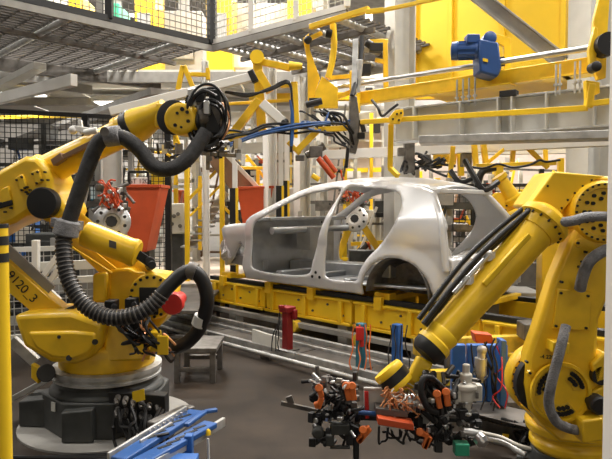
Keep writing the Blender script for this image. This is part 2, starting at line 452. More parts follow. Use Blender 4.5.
part(cv, 'slide_rail', MB().beam(C(3.8, -.22, .575), C(-2, -.22, .575), .09, .05).beam(C(3.8, -1.44, .575), C(-2, -1.44, .575), .09, .05), 'blkm', .004)
for u in (3.45, 2.5, 1.75, .75, -.15):
    part(cv, 'skid_block', MB().box(C(u, -.25, .63), (.20, .12, .08), -PI/4).box(C(u, -.14, .56), (.10, .06, .14), -PI/4).box(C(u, -.83, .60), (.07, 1.3, .06), -PI/4), 'yel', .006)
for u in (3.2, 2.2, .3, -.9):
    m = MB().beam(C(u, -.2, .42), C(u, -1.45, .42), .08, .14); part(cv, 'cross_beam', m, 'yeld', .006)
part(cv, 'lower_beam', MB().beam(C(3.6, -.05, .19), C(-2.2, -.05, .19), .08, .06).beam(C(3.6, -1.5, .19), C(-2.2, -1.5, .19), .12, .09), 'mgrey', .006)
for u in (3.3, 2.3, 1.3, .3, -.7):
    part(cv, 'leg', MB().box(C(u, -.25, .13), (.14, .14, .26), PI/4), 'lgrey', .006)
for u in (1.9, .9): part(cv, 'drive_wheel', MB().cyl(C(u, .03, .17), C(u, -.08, .17), .07, n=24), 'yeld', .004)
tr = thing('track_platform', 'low grey steel walkway plates with a cable trough along the aisle', 'platform', C(1, .3, 0))
for a, b in ((4.2, 2.7), (2.68, 1.2), (1.18, -.3), (-.32, -2.2)):
    part(tr, 'deck_plate', MB().hexa([C(a, .62, .06), C(a, .18, .06), C(b, .18, .06), C(b, .62, .06), C(a, .62, .085), C(a, .18, .085), C(b, .18, .085), C(b, .62, .085)]), 'dgrey', .003)
    part(tr, 'edge_rail', MB().beam(C(a, .655, .06), C(b, .655, .06), .05, .085), 'galv', .006)
part(tr, 'inner_rail', MB().beam(C(4.2, .13, .10), C(-2.2, .13, .10), .05, .05).beam(C(4.2, .36, .10), C(-2.2, .36, .10), .03, .03), 'galv', .004)
part(tr, 'guard_tube', MB().cyl(C(4.3, .84, .07), C(-2.2, .84, .07), .022), 'galv')
m = MB()
for u in (3.3, 2.6, 2.5, 1.5, .5): m.box(C(u, .78, .04), (.05, .14, .08), PI/4)
part(tr, 'tube_bracket', m, 'iron', .003)
part(tr, 'underframe', MB().beam(C(4.2, .45, .03), C(-2.2, .45, .03), .3, .055), 'iron')
rp = thing('stop_post', 'red steel stop post standing on the grey walkway under the car sill', 'post', C(2.28, .30, .08))
b0 = Pz(287.5, 350, .085)
ORG[rp.name] = b0; rp.location = b0
part(rp, 'column', MB().box(b0+V((0, 0, .20)), (.085, .085, .40), PI/4), 'dred', .008)
part(rp, 'head', MB().box(b0+V((0, 0, .43)), (.13, .13, .06), PI/4).box(b0+V((.07, -.02, .38)), (.05, .06, .10), PI/4).box(b0+V((-.06, -.05, .46)), (.05, .05, .04), PI/4), 'dred', .008)
part(rp, 'base_plate', MB().box(b0+V((0, 0, .006)), (.18, .18, .012), PI/4), 'iron')
m = MB()
for k in range(3): m.tube(wander(b0+V((-.08, -.02, .40-.03*k)), b0+V((-.16+.04*k, -.1, .01)), 4, .02, 0), .006, 6)
part(rp, 'cable', m, 'blk')
for px, py, h, mt, lb, nm in ((361, 368, .42, 'teal', 'teal valve post with hanging hoses in front of the rear wheel arch', 'valve_post'), (397, 372, .44, 'blue', 'bright blue steel post rising behind the gripper below the wheel arch', 'support_post')):
    b = Pz(px, py, .085); t = thing(nm, lb, 'post', b)
    part(t, 'column', MB().box(b+V((0, 0, h/2)), (.075, .075, h), PI/4), mt, .006)
    part(t, 'base_plate', MB().box(b+V((0, 0, .006)), (.16, .16, .012), PI/4), 'iron')
    m = MB()
    for k in range(4): m.tube(wander(b+V((-.07+.05*k, -.06, h)), b+V((-.1+.06*k, -.14, .02)), 4, .025, 0), .006, 6)
    part(t, 'hose', m, 'org' if mt == 'teal' else 'blk')
    if mt == 'teal': part(t, 'valve', MB().box(b+V((-.02, -.08, h-.08)), (.07, .06, .12)).cyl(b+V((0, -.09, h-.2)), b+V((0, -.09, h-.02)), .018), 'red', .005)

# ------------------------------------------------------------------ left foreground robot
def hose_part(root, pts, r, name, m, ribs=0, n=14, sub=8):
    mb = MB().tube(pts, r, n, sub); path = mb.path; o = part(root, name, mb, m, ang=60)
    if ribs:
        rb = MB(); L = 0; nxt = 0
        for a, b in zip(path, path[1:]):
            d = (b-a).length
            while nxt <= L+d:
                q = a.lerp(b, (nxt-L)/d); e = (b-a).normalized(); rb.lathe(q-e*.006, e, [(0, r*.98), (.003, r*1.14), (.009, r*1.14), (.012, r*.98)], 16); nxt += ribs
            L += d
        part(o, 'rib', rb, 'iron', ang=60)
    return o
RX, RY = P(108, 380, 4.4).x, 4.4
r1 = thing('industrial_robot', 'large yellow robot marked 9120_3 on a dark octagonal base, left foreground', 'robot', (RX, RY, 0))
m = MB(); n = 8
oc = [V((RX+.45*math.cos(PI/8+i*PI/4), RY+.45*math.sin(PI/8+i*PI/4), .015)) for i in range(8)]
m.prism(oc, (0, 0, .25)); m.lathe((RX, RY, .26), (0, 0, 1), [(0, .41), (.03, .40), (.06, .35), (.10, .35)], 40)
part(r1, 'base', m, 'dark', .012)
for a, b, c in (((60, 92), (409, 441), 3.92),):
    q0 = P(61, 441, 3.92); q1 = P(92, 410, 3.92)
    part(r1, 'foot_block', MB().hexa([V((q0.x, 3.92, .02)), V((q1.x, 3.92, .02)), V((q1.x, 4.15, .02)), V((q0.x, 4.15, .02)), V((q0.x, 3.92, q1.z-.02)), V((q1.x, 3.92, q1.z)), V((q1.x, 4.15, q1.z+.01)), V((q0.x, 4.15, q1.z))]), 'dark', .01)
part(r1, 'foot_block', MB().hexa([V((-2.05, 4.22, .02)), V((-1.83, 4.2, .02)), V((-1.83, 4.5, .02)), V((-2.05, 4.5, .02)), V((-2.05, 4.22, .20)), V((-1.83, 4.2, .23)), V((-1.83, 4.5, .23)), V((-2.05, 4.5, .20))]), 'dark', .01)
part(r1, 'mounting_plate', MB().lathe((RX, RY, 0), (0, 0, 1), [(0, .62), (.015, .62), (.016, .61)], 40), 'mgrey')
m = MB()
for i in range(2):
    for k in range(6):
        q = P(118+k*8, 402+i*12+k*1.2-5, 3.96+.02*k); m.cyl(q, q+V((.01, -.06, -.01)), .020, n=10); m.cyl(q+V((.0, -.05, 0)), q+V((.02, -.09, -.02)), .013, n=8)
part(r1, 'cable_connector', m, 'iron')
part(r1, 'connector_panel', MB().plate([(108, 392), (165, 396), (166, 428), (112, 434)], 4.0, .1), 'blkm', .006)
part(r1, 'warning_sticker', MB().plate([(132, 392), (144, 389), (145, 400), (133, 403)], 3.955, .004), 'yel2')
part(r1, 'rating_label', MB().plate([(51, 402), (55, 403), (55, 412), (51, 411)], 4.05, .01), 'label')
part(r1, 'slewing_ring', MB().lathe((RX, RY, .345), (0, 0, 1), [(0, .36), (.01, .385), (.025, .385), (.03, .375), (.05, .375), (.055, .39), (.085, .39), (.09, .36)], 48), 'galv', ang=30)
m = MB().lathe((RX, RY, .43), (0, 0, 1), [(0, .34), (.10, .34), (.16, .33), (.19, .30)], 40)
m.hull([P(x, y, Y) for x, y, Y in ((104, 324, 4.12), (150, 330, 4.12), (150, 360, 4.08), (104, 362, 4.08), (104, 318, 4.6), (155, 318, 4.6), (155, 355, 4.65), (104, 355, 4.65))])
part(r1, 'turret', m, 'yel', .015)
m = MB()
m.prism([P(x, y, 4.0) for x, y in ((12, 315), (41, 313), (71, 312), (104, 324), (101, 344), (92, 358), (74, 365), (50, 363), (23, 347))], (0, .42, .0))
part(r1, 'gearbox_housing', m, 'yel', .035)
m = MB()
m.prism([P(x, y, 3.98) for x, y in ((27, 332), (72, 331), (95, 333), (97, 343), (89, 354), (73, 360), (52, 358), (35, 348))], (0, .06, 0))
part(r1, 'housing_cover', m, 'yel', .02)
m = MB()
for x, y, r in ((69, 358, .020), (95, 342, .020), (59, 337, .012)): m.cyl(P(x, y, 3.975), P(x, y, 3.99), r, n=16)
part(r1, 'plug', m, 'ink')
# shoulder
m = MB()
m.prism([P(x, y, 4.22) for x, y in ((108, 270), (128, 268), (135, 272), (166, 276), (172, 290), (170, 312), (160, 326), (150, 334), (108, 334))], (0, .32, 0))
m.prism([P(x, y, 4.15) for x, y in ((92, 274), (107, 272), (107, 303), (92, 303))], (0, .16, 0))
part(r1, 'shoulder', m, 'yel', .02)
c = P(151, 297, 4.12); part(r1, 'shoulder_flange', MB().lathe(c+V((0, .14, 0)), FR, [(0, .16), (.10, .165), (.13, .155), (.14, .13)], 40), 'yel', ang=35)
part([x for x in r1.children if x.name.startswith('shoulder_flange')][0], 'flange_bolt', bolts(MB(), c, FR, .138, .011, 18, h=.012), 'blkm')
part(r1, 'shoulder_recess', MB().box(P(149, 301, 4.12)+V((0, 0, 0)), (.13, .03, .19)), 'blkm', .006)
part(r1, 'motor_cap', MB().lathe(P(173, 303, 4.12), FR, [(-.22, .05), (-.02, .05), (-.02, .078), (.02, .080), (.04, .070)], 32), 'red', ang=35, label='red round motor cap')
part(r1, 'bracket', MB().plate([(157, 336), (168, 336), (168, 355), (157, 355)], 3.95, .02).plate([(150, 332), (158, 333), (158, 352), (150, 352)], 4.0, .1), 'yel2', .004)
# lower arm with the balancer
m = MB().hull([P(x, y, Y) for x, y, Y in ((44, 196, 4.33), (66, 200, 4.33), (50, 226, 4.33), (160, 277, 4.33), (150, 310, 4.33), (128, 300, 4.33), (44, 196, 4.56), (66, 200, 4.56), (50, 226, 4.56), (160, 277, 4.56), (150, 310, 4.56), (128, 300, 4.56))])
part(r1, 'lower_arm', m, 'yel', .02)
a, b = P(86, 234, 4.12), P(135, 253, 4.12); d = (b-a).normalized()
m = MB().lathe(a-d*.02, d, [(0, .06), (.015, .088), (.05, .092), (.34, .092), (.36, .098), (.385, .098), (.40, .085)], 32)
bal = part(r1, 'balancer_cylinder', m, 'yel', ang=35)
part(bal, 'rating_plate', MB().plate([(109, 240), (116, 242), (116, 249), (109, 247)], 4.018, .006), 'iron')
part(r1, 'balancer_mount', MB().cyl(P(150, 262, 4.1), P(150, 266, 4.35), .035).beam(P(137, 254, 4.15), P(152, 264, 4.2), .05, .06).cyl(P(152, 265, 4.02), P(152, 265, 4.2), .028), 'blkm', .004)
part(r1, 'arm_rib', MB().beam(P(70, 246, 4.2), P(112, 273, 4.2), .03, .012).beam(P(60, 226, 4.25), P(128, 280, 4.25), .02, .03), 'yel2', .003)
# elbow
m = MB().prism([P(x, y, 4.12) for x, y in ((-45, 195), (0, 169), (24, 156), (37, 157), (47, 168), (52, 180), (51, 189), (61, 197), (68, 212), (60, 221), (45, 222), (29, 213), (14, 223), (0, 228), (-20, 240), (-50, 245))], (0, .42, 0))
elb = part(r1, 'elbow_housing', m, 'yel', .035)
m = MB()
for q in (((15, 178), (22, 174), (27, 188), (20, 192)), ((31, 172), (38, 169), (42, 182), (35, 185)), ((0, 190), (8, 186), (11, 200), (1, 204))): m.plate(q, 4.10, .03)
part(elb, 'cover_plate', m, 'yel', .006)
m = MB()
for x, y in ((16, 180), (21, 177), (21, 190), (26, 187), (32, 174), (37, 172), (36, 183), (41, 180), (44, 172), (47, 180), (4, 212), (10, 208), (24, 188), (25, 192), (27, 194), (29, 190)): q = P(x, y, 4.085); m.cyl(q, q+V((0, .03, 0)), .007, n=8)
part(elb, 'bolt', m, 'ink')
part(elb, 'motor_slot', MB().plate([(-10, 204), (11, 200), (12, 205), (-10, 211)], 4.10, .03), 'ink', .004)
part(r1, 'axis_cover', MB().lathe(P(45, 203, 4.11), FR, [(-.02, .105), (.04, .108), (.055, .10), (.06, .0)], 36), 'blkm', ang=35, label='round black cover')
ax0, ax1 = P(44, 172, 4.33), P(128, 130, 4.22); d = (ax1-ax0).normalized()
part(r1, 'forearm_flange', MB().lathe(ax0-d*.02, d, [(-.03, .125), (0, .132), (.035, .132), (.04, .115)], 36).lathe(ax0+d*.62, d, [(0, .095), (.02, .118), (.05, .118)], 36), 'yel', ang=35)
part(r1, 'forearm', MB().lathe(ax0, d, [(0, .112), (.12, .108), (.45, .098), (.62, .10), (.66, .112)], 36), 'yel', ang=35)
fo_ = [c for c in r1.children if c.name.startswith('forearm')][-1]
part(fo_, 'cable_guide', MB().beam(P(62, 158, 4.16), P(100, 139, 4.12), .03, .035).beam(P(54, 163, 4.18), P(64, 156, 4.16), .05, .05), 'brown', .004)
part(fo_, 'guide_clamp', MB().beam(P(72, 128, 4.2), P(96, 132, 4.2), .03, .04).sphere(P(73, 130, 4.2), .03).beam(P(80, 120, 4.2), P(82, 134, 4.2), .025, .025).cyl(P(84, 133, 4.15), P(97, 130, 4.15), .022), 'white', .004)
w0 = ax0+d*.66; w1 = P(156, 115, 4.15)
d2 = (w1-w0).normalized(); L = (w1-w0).length
part(r1, 'wrist_housing', MB().lathe(w0, d2, [(0, .108), (.03, .118), (.07, .118)], 36).lathe(w0+d2*.105, d2, [(0, .118), (.05, .115), (L-.12, .085), (L-.02, .075)], 36), 'yel', ang=35)
part(r1, 'wrist_ring', MB().lathe(w0+d2*.06, d2, [(0, .119), (.01, .123), (.055, .123), (.06, .119)], 36), 'blk', ang=35)
c = P(181, 119, 4.02)
part(r1, 'wrist_head', MB().lathe(c+V((0, .20, 0)), FR, [(0, .07), (.03, .10), (.18, .11), (.22, .108), (.235, .09)], 36).beam(P(156, 116, 4.12), P(180, 118, 4.14), .12, .16).plate([(181, 104), (199, 108), (200, 128), (181, 134)], 4.03, .15), 'yel', .01, ang=35)
part(r1, 'head_ring', MB().lathe(P(175, 118, 4.05), V((-.25, -1, 0)), [(-.1, .10), (.0, .116), (.035, .116), (.04, .105)], 36), 'blk', ang=35)
m = MB()
for x, y, r in ((175, 125, .012), (182, 109, .014), (188, 121, .012), (177, 113, .010), (187, 112, .012), (181, 127, .008)): q = P(x, y, 3.975); m.cyl(q, q+V((0, .02, 0)), r, n=12)
part(r1, 'head_bolt', m, 'ink')
# dress pack
hose_part(r1, PL((207, 131, 4.0), (198, 145, 3.98), (186, 160, 3.95), (170, 169, 3.93), (153, 166, 3.93), (140, 150, 3.93), (124, 138, 3.93), (108, 137, 3.93), (97, 145, 3.93), (86, 172, 3.92), (75, 203, 3.92), (66, 232, 3.92)), .050, 'dress_hose', 'hose')
part(r1, 'hose_clamp', MB().lathe(P(106, 137, 3.93), (P(122, 135, 3.93)-P(106, 137, 3.93)), [(-.005, .058), (0, .066), (.09, .066), (.095, .058)], 24).lathe(P(69, 220, 3.92), P(64, 240, 3.92)-P(69, 220, 3.92), [(0, .06), (.01, .078), (.10, .082), (.11, .06)], 20).beam(P(52, 222, 4.0), P(82, 226, 4.0), .06, .06).sphere(P(76, 229, 3.93), .03), 'sleeve', .004, label='grey hose clamp')
part(r1, 'hose_clamp', MB().lathe(P(108, 133, 3.93), FR, [(-.1, .03), (.07, .03)], 12).lathe(P(190, 270, 3.85), P(198, 273, 3.85)-P(190, 270, 3.85), [(-.02, .05), (0, .058), (.04, .058)], 20), 'iron')
hose_part(r1, PL((64, 238, 3.92), (64, 255, 3.88), (69, 280, 3.84), (84, 304, 3.80), (108, 317, 3.77), (134, 315, 3.77), (153, 304, 3.80), (164, 292, 3.82)), .048, 'corrugated_hose', 'blk', ribs=.028)
hose_part(r1, PL((160, 296, 3.81), (172, 283, 3.83), (184, 273, 3.85), (195, 272, 3.86), (204, 284, 3.88), (207, 303, 3.9), (201, 325, 3.95), (190, 340, 4.0), (176, 348, 4.05)), .047, 'return_hose', 'blk')
part(r1, 'hose_label', MB().lathe(P(202, 316, 3.93), P(198, 327, 3.95)-P(202, 316, 3.93), [(0, .049), (.001, .0505), (.07, .0505), (.071, .049)], 20), 'label')
m = MB(); mm = MB()
for k in range(22):
    a = P(rnd.uniform(112, 150), rnd.uniform(312, 326), 4.0); b = P(rnd.uniform(125, 178), rnd.uniform(328, 362), 4.0); (m if k % 5 else mm).tube(wander(a, b, 4, .06, .03), rnd.choice((.008, .011, .006)), 6)
for k in range(10):
    a = P(115+k*4, rnd.uniform(402, 420), 3.9); b = V((a.x+rnd.uniform(-.05, .15), a.y-rnd.uniform(.0, .15), .02)); m.tube(wander(a, b, 4, .03, .0), .011, 6)
part(r1, 'cable_bundle', m, 'blk'); part(r1, 'signal_cable', mm, 'copper')
m = MB()
for x, y in ((112, 305), (132, 303), (120, 318), (139, 322)): m.box(P(x, y, 4.05), (.07, .10, .07)).cyl(P(x+2, y+2, 3.98), P(x+2, y+2, 4.1), .022)
part(r1, 'junction_block', m, 'blkm', .005)
# numbered link beam
br = part(r1, 'numbered_beam', MB().prism([P(x, y, 4.18) for x, y in ((-6, 248), (9, 262), (47, 296), (68, 312), (36, 316), (9, 293), (-8, 278))], (0, .12, 0)), 'yel', .006)
part(br, 'beam_flange', MB().beam(P(-4, 246, 4.24), P(48, 294, 4.24), .15, .018, FR), 'mgrey', .003)
part(br, 'end_clamp', MB().beam(P(66, 313, 4.15), P(76, 309, 4.15), .05, .06), 'blk', .004)
text(br, 'number_marking', '9120_3', P(22, 287, 4.175), .090, 'ink', P(34, 300, 4.175)-P(9, 274, 4.175), P(40, 270, 4.175)-P(20, 290, 4.175))
# weld tool at the wrist
rnd.seed(21)
tl = thing('welding_tool', 'black and steel tool head with looping cables on the left robot wrist', 'robot tool', P(212, 118, 4.1))
m = MB().cyl(P(197, 118, 4.08), P(206, 117, 4.1), .085, n=28).cyl(P(206, 117, 4.05), P(211, 117, 4.12), .105, n=28); part(tl, 'mounting_disc', m, 'iron')
m = MB().box(P(214, 120, 4.1), (.10, .14, .20)).box(P(210, 138, 4.1), (.12, .1, .10)).box(P(216, 98, 4.1), (.08, .1, .1)).box(P(199, 98, 4.1), (.08, .09, .07)); part(tl, 'tool_body', m, 'blkm', .008)
m = MB().box(P(192, 98, 4.05), (.05, .06, .11)).cyl(P(188, 92, 4.05), P(196, 90, 4.05), .02).box(P(207, 108, 4.0), (.04, .05, .09)); part(tl, 'valve_block', m, 'steel', .005)
m = MB(); mm = MB()
for k in range(16):
    R = rnd.uniform(.10, .19); c = P(rnd.uniform(205, 214), rnd.uniform(110, 122), rnd.uniform(4.0, 4.2)); t0 = rnd.uniform(0, 6); sp_ = rnd.uniform(3, 5)
    pts = [c+V((R*.75*math.cos(t0+i*sp_/7), rnd.uniform(-.03, .03), R*1.1*math.sin(t0+i*sp_/7))) for i in range(8)]
    (mm if k % 6 == 0 else m).tube(pts, .006 if k % 6 == 0 else rnd.choice((.009, .012, .015)), 7, 4)
part(tl, 'cable_loop', m, 'blk'); part(tl, 'copper_cable', mm, 'copper')
cl = thing('clamp_fixture', 'dark clamp fixture with small yellow levers hanging under the left robot tool', 'fixture', P(208, 150, 4.9))
part(cl, 'carrier_bar', MB().beam(P(150, 150, 5.2), P(240, 156, 4.8), .03, .03).beam(P(208, 120, 4.9), P(208, 170, 4.9), .03, .03), 'iron', .003)
for k in range(46):
    q = P(rnd.uniform(152, 240), rnd.uniform(138, 166), rnd.uniform(4.7, 5.1)); s_ = rnd.uniform(.02, .07); k_ = k % 6
    m = MB().box(q, (s_, .04, s_*rnd.uniform(.6, 1.6)), rnd.uniform(0, 3)) if k_ < 3 else MB().cyl(q, q+V((rnd.uniform(-.09, .09), .0, rnd.uniform(-.09, .09))), .011, n=8)
    part(cl, 'clamp_piece' if k_ < 5 else 'lever', m, 'yel2' if k_ == 5 else ('blkm', 'iron', 'steel', 'blk', 'iron')[k_])
hz = thing('guard_post', 'slim yellow post with black bands at the left edge of the view', 'post', V((P(-2, 300, 2.2).x+.01, 2.2, 0)))
hz.location.x -= .018; cx = hz.location.x; ORG[hz.name] = hz.location.copy(); zt = P(0, 224, 2.2).z
part(hz, 'post_tube', MB().cyl((cx, 2.2, 0), (cx, 2.2, zt), .046, n=28), 'yel2', .004)
m = MB()
for y0, y1 in ((236, 245), (253, 262), (224, 228)): m.lathe((cx, 2.2, P(0, y1, 2.2).z), (0, 0, 1), [(0, .0462), (.0002, .0475), (P(0, y0, 2.2).z-P(0, y1, 2.2).z, .0475)], 28)
part(hz, 'black_band', m, 'ink')
part(hz, 'floor_flange', MB().cyl((cx, 2.2, 0), (cx, 2.2, .015), .09, n=24), 'yel2')
xr = P(605.5, 230, 1.92).x
single('steel_column', 'smooth pale painted column cut off by the right edge of the view', 'column', MB().box((xr+.06, 1.86, 1.6), (.12, .12, 3.2)), 'colw', .01)
# ------------------------------------------------------------------ right foreground robot
cx, cy = P(562, 395, 3.45).x+.12, 3.62
r2 = thing('industrial_robot', 'near yellow robot bowed over the aisle holding the cable-laden gripper, at right', 'robot', (cx, cy, 0))
part(r2, 'base', MB().lathe((cx, cy, 0), (0, 0, 1), [(0, .30), (.02, .30), (.03, .22), (.11, .22), (.12, .20)], 40), 'dark', ang=35)
m = MB().lathe((cx+.02, cy, .11), (0, 0, 1), [(0, .22), (.03, .25), (.07, .25), (.08, .235), (.11, .235), (.12, .27), (.17, .28), (.19, .25)], 40)
m.hull([P(x, y, Y) for x, y, Y in ((520, 405, 3.35), (560, 440, 3.3), (600, 445, 3.35), (615, 390, 3.4), (520, 395, 3.9), (640, 395, 3.9), (560, 450, 3.9), (640, 445, 3.9))])
part(r2, 'turret', m, 'yel', .02)
c = P(549, 383, 3.36)
part(r2, 'shoulder_ring', MB().lathe(c+V((0, .16, 0)), FR, [(0, .20), (.03, .212), (.10, .212), (.12, .20), (.13, .15)], 48), 'yel', ang=35)
part(r2, 'ring_bolt', bolts(MB(), P(549, 383, 3.36)+V((0, .045, 0)), FR, .190, .007, 30, h=.012), 'ink')
part(r2, 'ring_gap_shade', MB().lathe(P(553, 388, 3.20)+V((0, .11, 0)), FR, [(0, .178), (.055, .178)], 48), 'ink', ang=35)  # black disc in the groove stands in for the shade between arm and ring
# lower arm
m = MB().prism([P(x, y, 3.22) for x, y in ((573, 233), (554, 278), (544, 309), (537, 331), (528, 356), (526, 385), (530, 410), (543, 426), (566, 434), (588, 424), (601, 400), (604, 375), (598, 352), (600, 320), (612, 290), (640, 280), (650, 200), (600, 200))], (0, .13, 0))
arm = part(r2, 'lower_arm', m, 'yel', .025)
# shoulder face with recesses
c = P(560, 392, 3.2)
part(arm, 'arm_rim', MB().lathe(c, FR, [(0, .165), (.02, .163), (.02, .145), (.002, .14)], 48), 'yel', ang=35)
m = MB()
for a0, a1, R in ((1.9, 3.3, .10), (.1, 1.2, .10), (4.2, 5.4, .10)):
    pts = []
    for i in range(9): t = a0+(a1-a0)*i/8; pts.append(c+V((math.cos(t)*.137, .004, math.sin(t)*.137)))
    for i in range(9): t = a1-(a1-a0)*i/8; pts.append(c+V((math.cos(t)*.068, .004, math.sin(t)*.068)))
    m.prism(pts, (0, -.008, 0))
part(arm, 'recess', m, 'yeld', .003)
m = MB()
for a0, a1 in ((1.95, 3.25), (.15, 1.15), (4.25, 5.35)):
    for R, k in ((.118, 7), (.088, 3)):
        for i in range(k):
            t = a0+.12+(a1-a0-.24)*i/(k-1)*(1 if R > .1 else .6)+(0 if R > .1 else .25); q = c+V((math.cos(t)*R, -.004, math.sin(t)*R)); m.cyl(q, q+FR*.014, .012, n=10)
part(arm, 'recess_bolt', m, 'ink')
part(arm, 'access_plate', MB().plate([(558, 289), (592, 292), (590, 331), (553, 329)], 3.205, .02), 'yel', .006)
m = MB()
for x, y in ((561, 293), (588, 296), (586, 328), (556, 326), (578, 243), (583, 262), (586, 252), (562, 282), (580, 267), (530, 373), (527, 362), (588, 388)): q = P(x, y, 3.2); m.cyl(q+FR*.008, q+V((0, .02, 0)), .007, n=8)
part(arm, 'bolt', m, 'ink')
part(arm, 'boss', MB().lathe(P(579, 243, 3.22), FR, [(0, .025), (.012, .022), (.013, .01)], 16).lathe(P(530, 373, 3.22), FR, [(0, .02), (.015, .016)], 16), 'yel')
# elbow housing and hood
m = MB().prism([P(x, y, 3.30) for x, y in ((529, 207), (554, 171), (640, 179), (650, 240), (600, 250), (575, 240), (560, 217))], (0, .30, 0))
part(r2, 'elbow_housing', m, 'yel', .02)
m = MB().prism([P(x, y, 3.24) for x, y in ((530, 205), (554, 171.5), (606, 176), (596, 180), (582, 189), (570, 203), (559, 215))], (0, .08, 0))
part(r2, 'elbow_hood', m, 'hood', .008)
m = MB()
for x, y in ((545, 211), (552, 213), (562, 208), (568, 200), (575, 193), (583, 186), (592, 180), (548, 186), (535, 204)): q = P(x, y, 3.235); m.cyl(q, q+V((0, .02, 0)), .006, n=8)
part(r2, 'hood_bolt', m, 'ink')
c = P(604, 212, 3.2)
part(r2, 'gear_cover', MB().lathe(c+V((0, .12, 0)), FR, [(0, .168), (.10, .168), (.12, .155), (.12, .13), (.105, .125), (.105, .0)], 48), 'yel', ang=35)
part(r2, 'cover_bolt', bolts(bolts(bolts(MB(), c+V((0, .01, 0)), FR, .148, .006, 28, h=.02), c+V((0, .02, 0)), FR, .10, .010, 12, h=.02), c+V((0, .02, 0)), FR, .072, .010, 9, h=.02), 'ink')
# forearm
a, b = P(540, 226, 3.18), P(441, 336, 3.02); d = (b-a).normalized(); L = (b-a).length
part(r2, 'forearm_flange', MB().lathe(a-d*.05, d, [(-.04, .09), (0, .135), (.018, .138), (.04, .138), (.05, .12), (.10, .105)], 40), 'yel', ang=35)
part(r2, 'flange_bolt', bolts(MB(), a-d*.012, d, .124, .006, 16, h=.02), 'ink')
part(r2, 'forearm', MB().lathe(a, d, [(0, .10), (.2, .096), (L-.15, .083), (L-.02, .080)], 36), 'yel', ang=35)
s = d.cross(V((0, 1, 0))).normalized()
if s.x > 0: s = -s
o1 = s*.085+FR*.045
fo2 = [x for x in r2.children if x.name.startswith('forearm') and 'flange' not in x.name][0]
part(fo2, 'cable_rail', MB().beam(a+d*.10+s*.04+FR*.09, a+d*.46+s*.04+FR*.085, .022, .03), 'yel2', .005)
m = MB()
for k, (o, r) in enumerate(((s*.115+V((0, -.01, 0)), .020), (s*.135+V((0, -.05, 0)), .014), (s*.15+V((0, .03, 0)), .014))):
    m.tube([a-d*.02+o*.8, a+d*.2+o, a+d*.45+o*1.1, b+o*.9+d*.02], r, 10)
part(fo2, 'conduit', m, 'blk')
m = MB()
for t in (.33, .50): q = a+d*t+s*.105+FR*.02; m.box(q, (.07, .05, .05)); m.cyl(q+FR*.03, q+V((0, .02, 0)), .025, n=16)
m.cyl(a+d*.30+s*.11+FR*.04, a+d*.60+s*.11+FR*.04, .013)
part(fo2, 'conduit_bracket', m, 'steel', .004)
# wrist
part(r2, 'wrist_housing', MB().lathe(b-d*.03, d, [(0, .080), (.01, .085), (.06, .078), (.07, .09), (.10, .092)], 36), 'yel2', ang=35)
part(r2, 'wrist_ring', MB().lathe(b+d*.07, d, [(0, .088), (.03, .088), (.06, .07), (.065, .0)], 36), 'blk', ang=35)
part(r2, 'wrist_link', MB().beam(P(425, 359, 3.0), P(413, 383, 2.98), .085, .06, FR), 'yel2', .012)
q = P(394, 378, 3.0); e = V((-.64, .18, .75)).normalized()
m = MB().lathe(q-e*.05, V((.35, -.25, -.0)) if 0 else e, [(0, .085), (.02, .088), (.03, .085)], 32)
m.lathe(q+e*.025, e, [(0, .08), (.02, .082), (.035, .075)], 32)
part(r2, 'tool_flange', m, 'yel2', ang=35)
part(r2, 'flange_gap', MB().lathe(q-e*.022, e, [(0, .086), (.047, .086)], 32), 'blk')
part(r2, 'wrist_neck', MB().beam(P(413, 380, 3.0), P(400, 384, 3.0), .08, .06), 'yel2', .01)
# hoses
hose_part(r2, PL((543, 218, 3.1), (556, 222, 3.08), (572, 221, 3.07), (588, 217, 3.07), (612, 217, 3.1), (630, 222, 3.15)), .026, 'sleeved_hose', 'sleeve')
hose_part(r2, PL((612, 248, 3.12), (600, 253, 3.1), (589, 262, 3.1), (583, 276, 3.12), (580, 289, 3.16)), .030, 'sleeved_hose', 'sleeve')
hose_part(r2, PL((566, 326, 3.14), (562, 342, 3.1), (557, 362, 3.07), (551, 385, 3.06), (549, 405, 3.07), (556, 421, 3.1), (568, 428, 3.14), (582, 431, 3.18)), .026, 'sleeved_hose', 'sleeve')
part(r2, 'hose_block', MB().plate([(554, 342), (570, 343), (569, 354), (553, 353)], 3.12, .1).plate([(563, 332), (570, 332), (569, 342), (562, 342)], 3.1, .05), 'yel2', .006)
part(r2, 'terminal_box', MB().plate([(582, 421), (604, 418), (604, 441), (583, 444)], 3.1, .2), 'yel', .01)
part(r2, 'axis_motor', MB().lathe(P(597, 404, 3.16), FR, [(-.1, .05), (.03, .05), (.04, .04)], 24).lathe(P(600, 375, 3.2), FR, [(-.1, .05), (.02, .05)], 24), 'blk', ang=35)
part(r2, 'side_lug', MB().plate([(592, 365), (606, 352), (612, 365), (608, 380), (596, 384)], 3.18, .1).plate([(589, 394), (606, 385), (606, 397), (594, 401)], 3.19, .1), 'yel', .01)
text(arm, 'serial_marking', '-4 220-', P(548, 357, 3.218), .03, 'ink', (1, 0, -.06), (0, 0, 1))

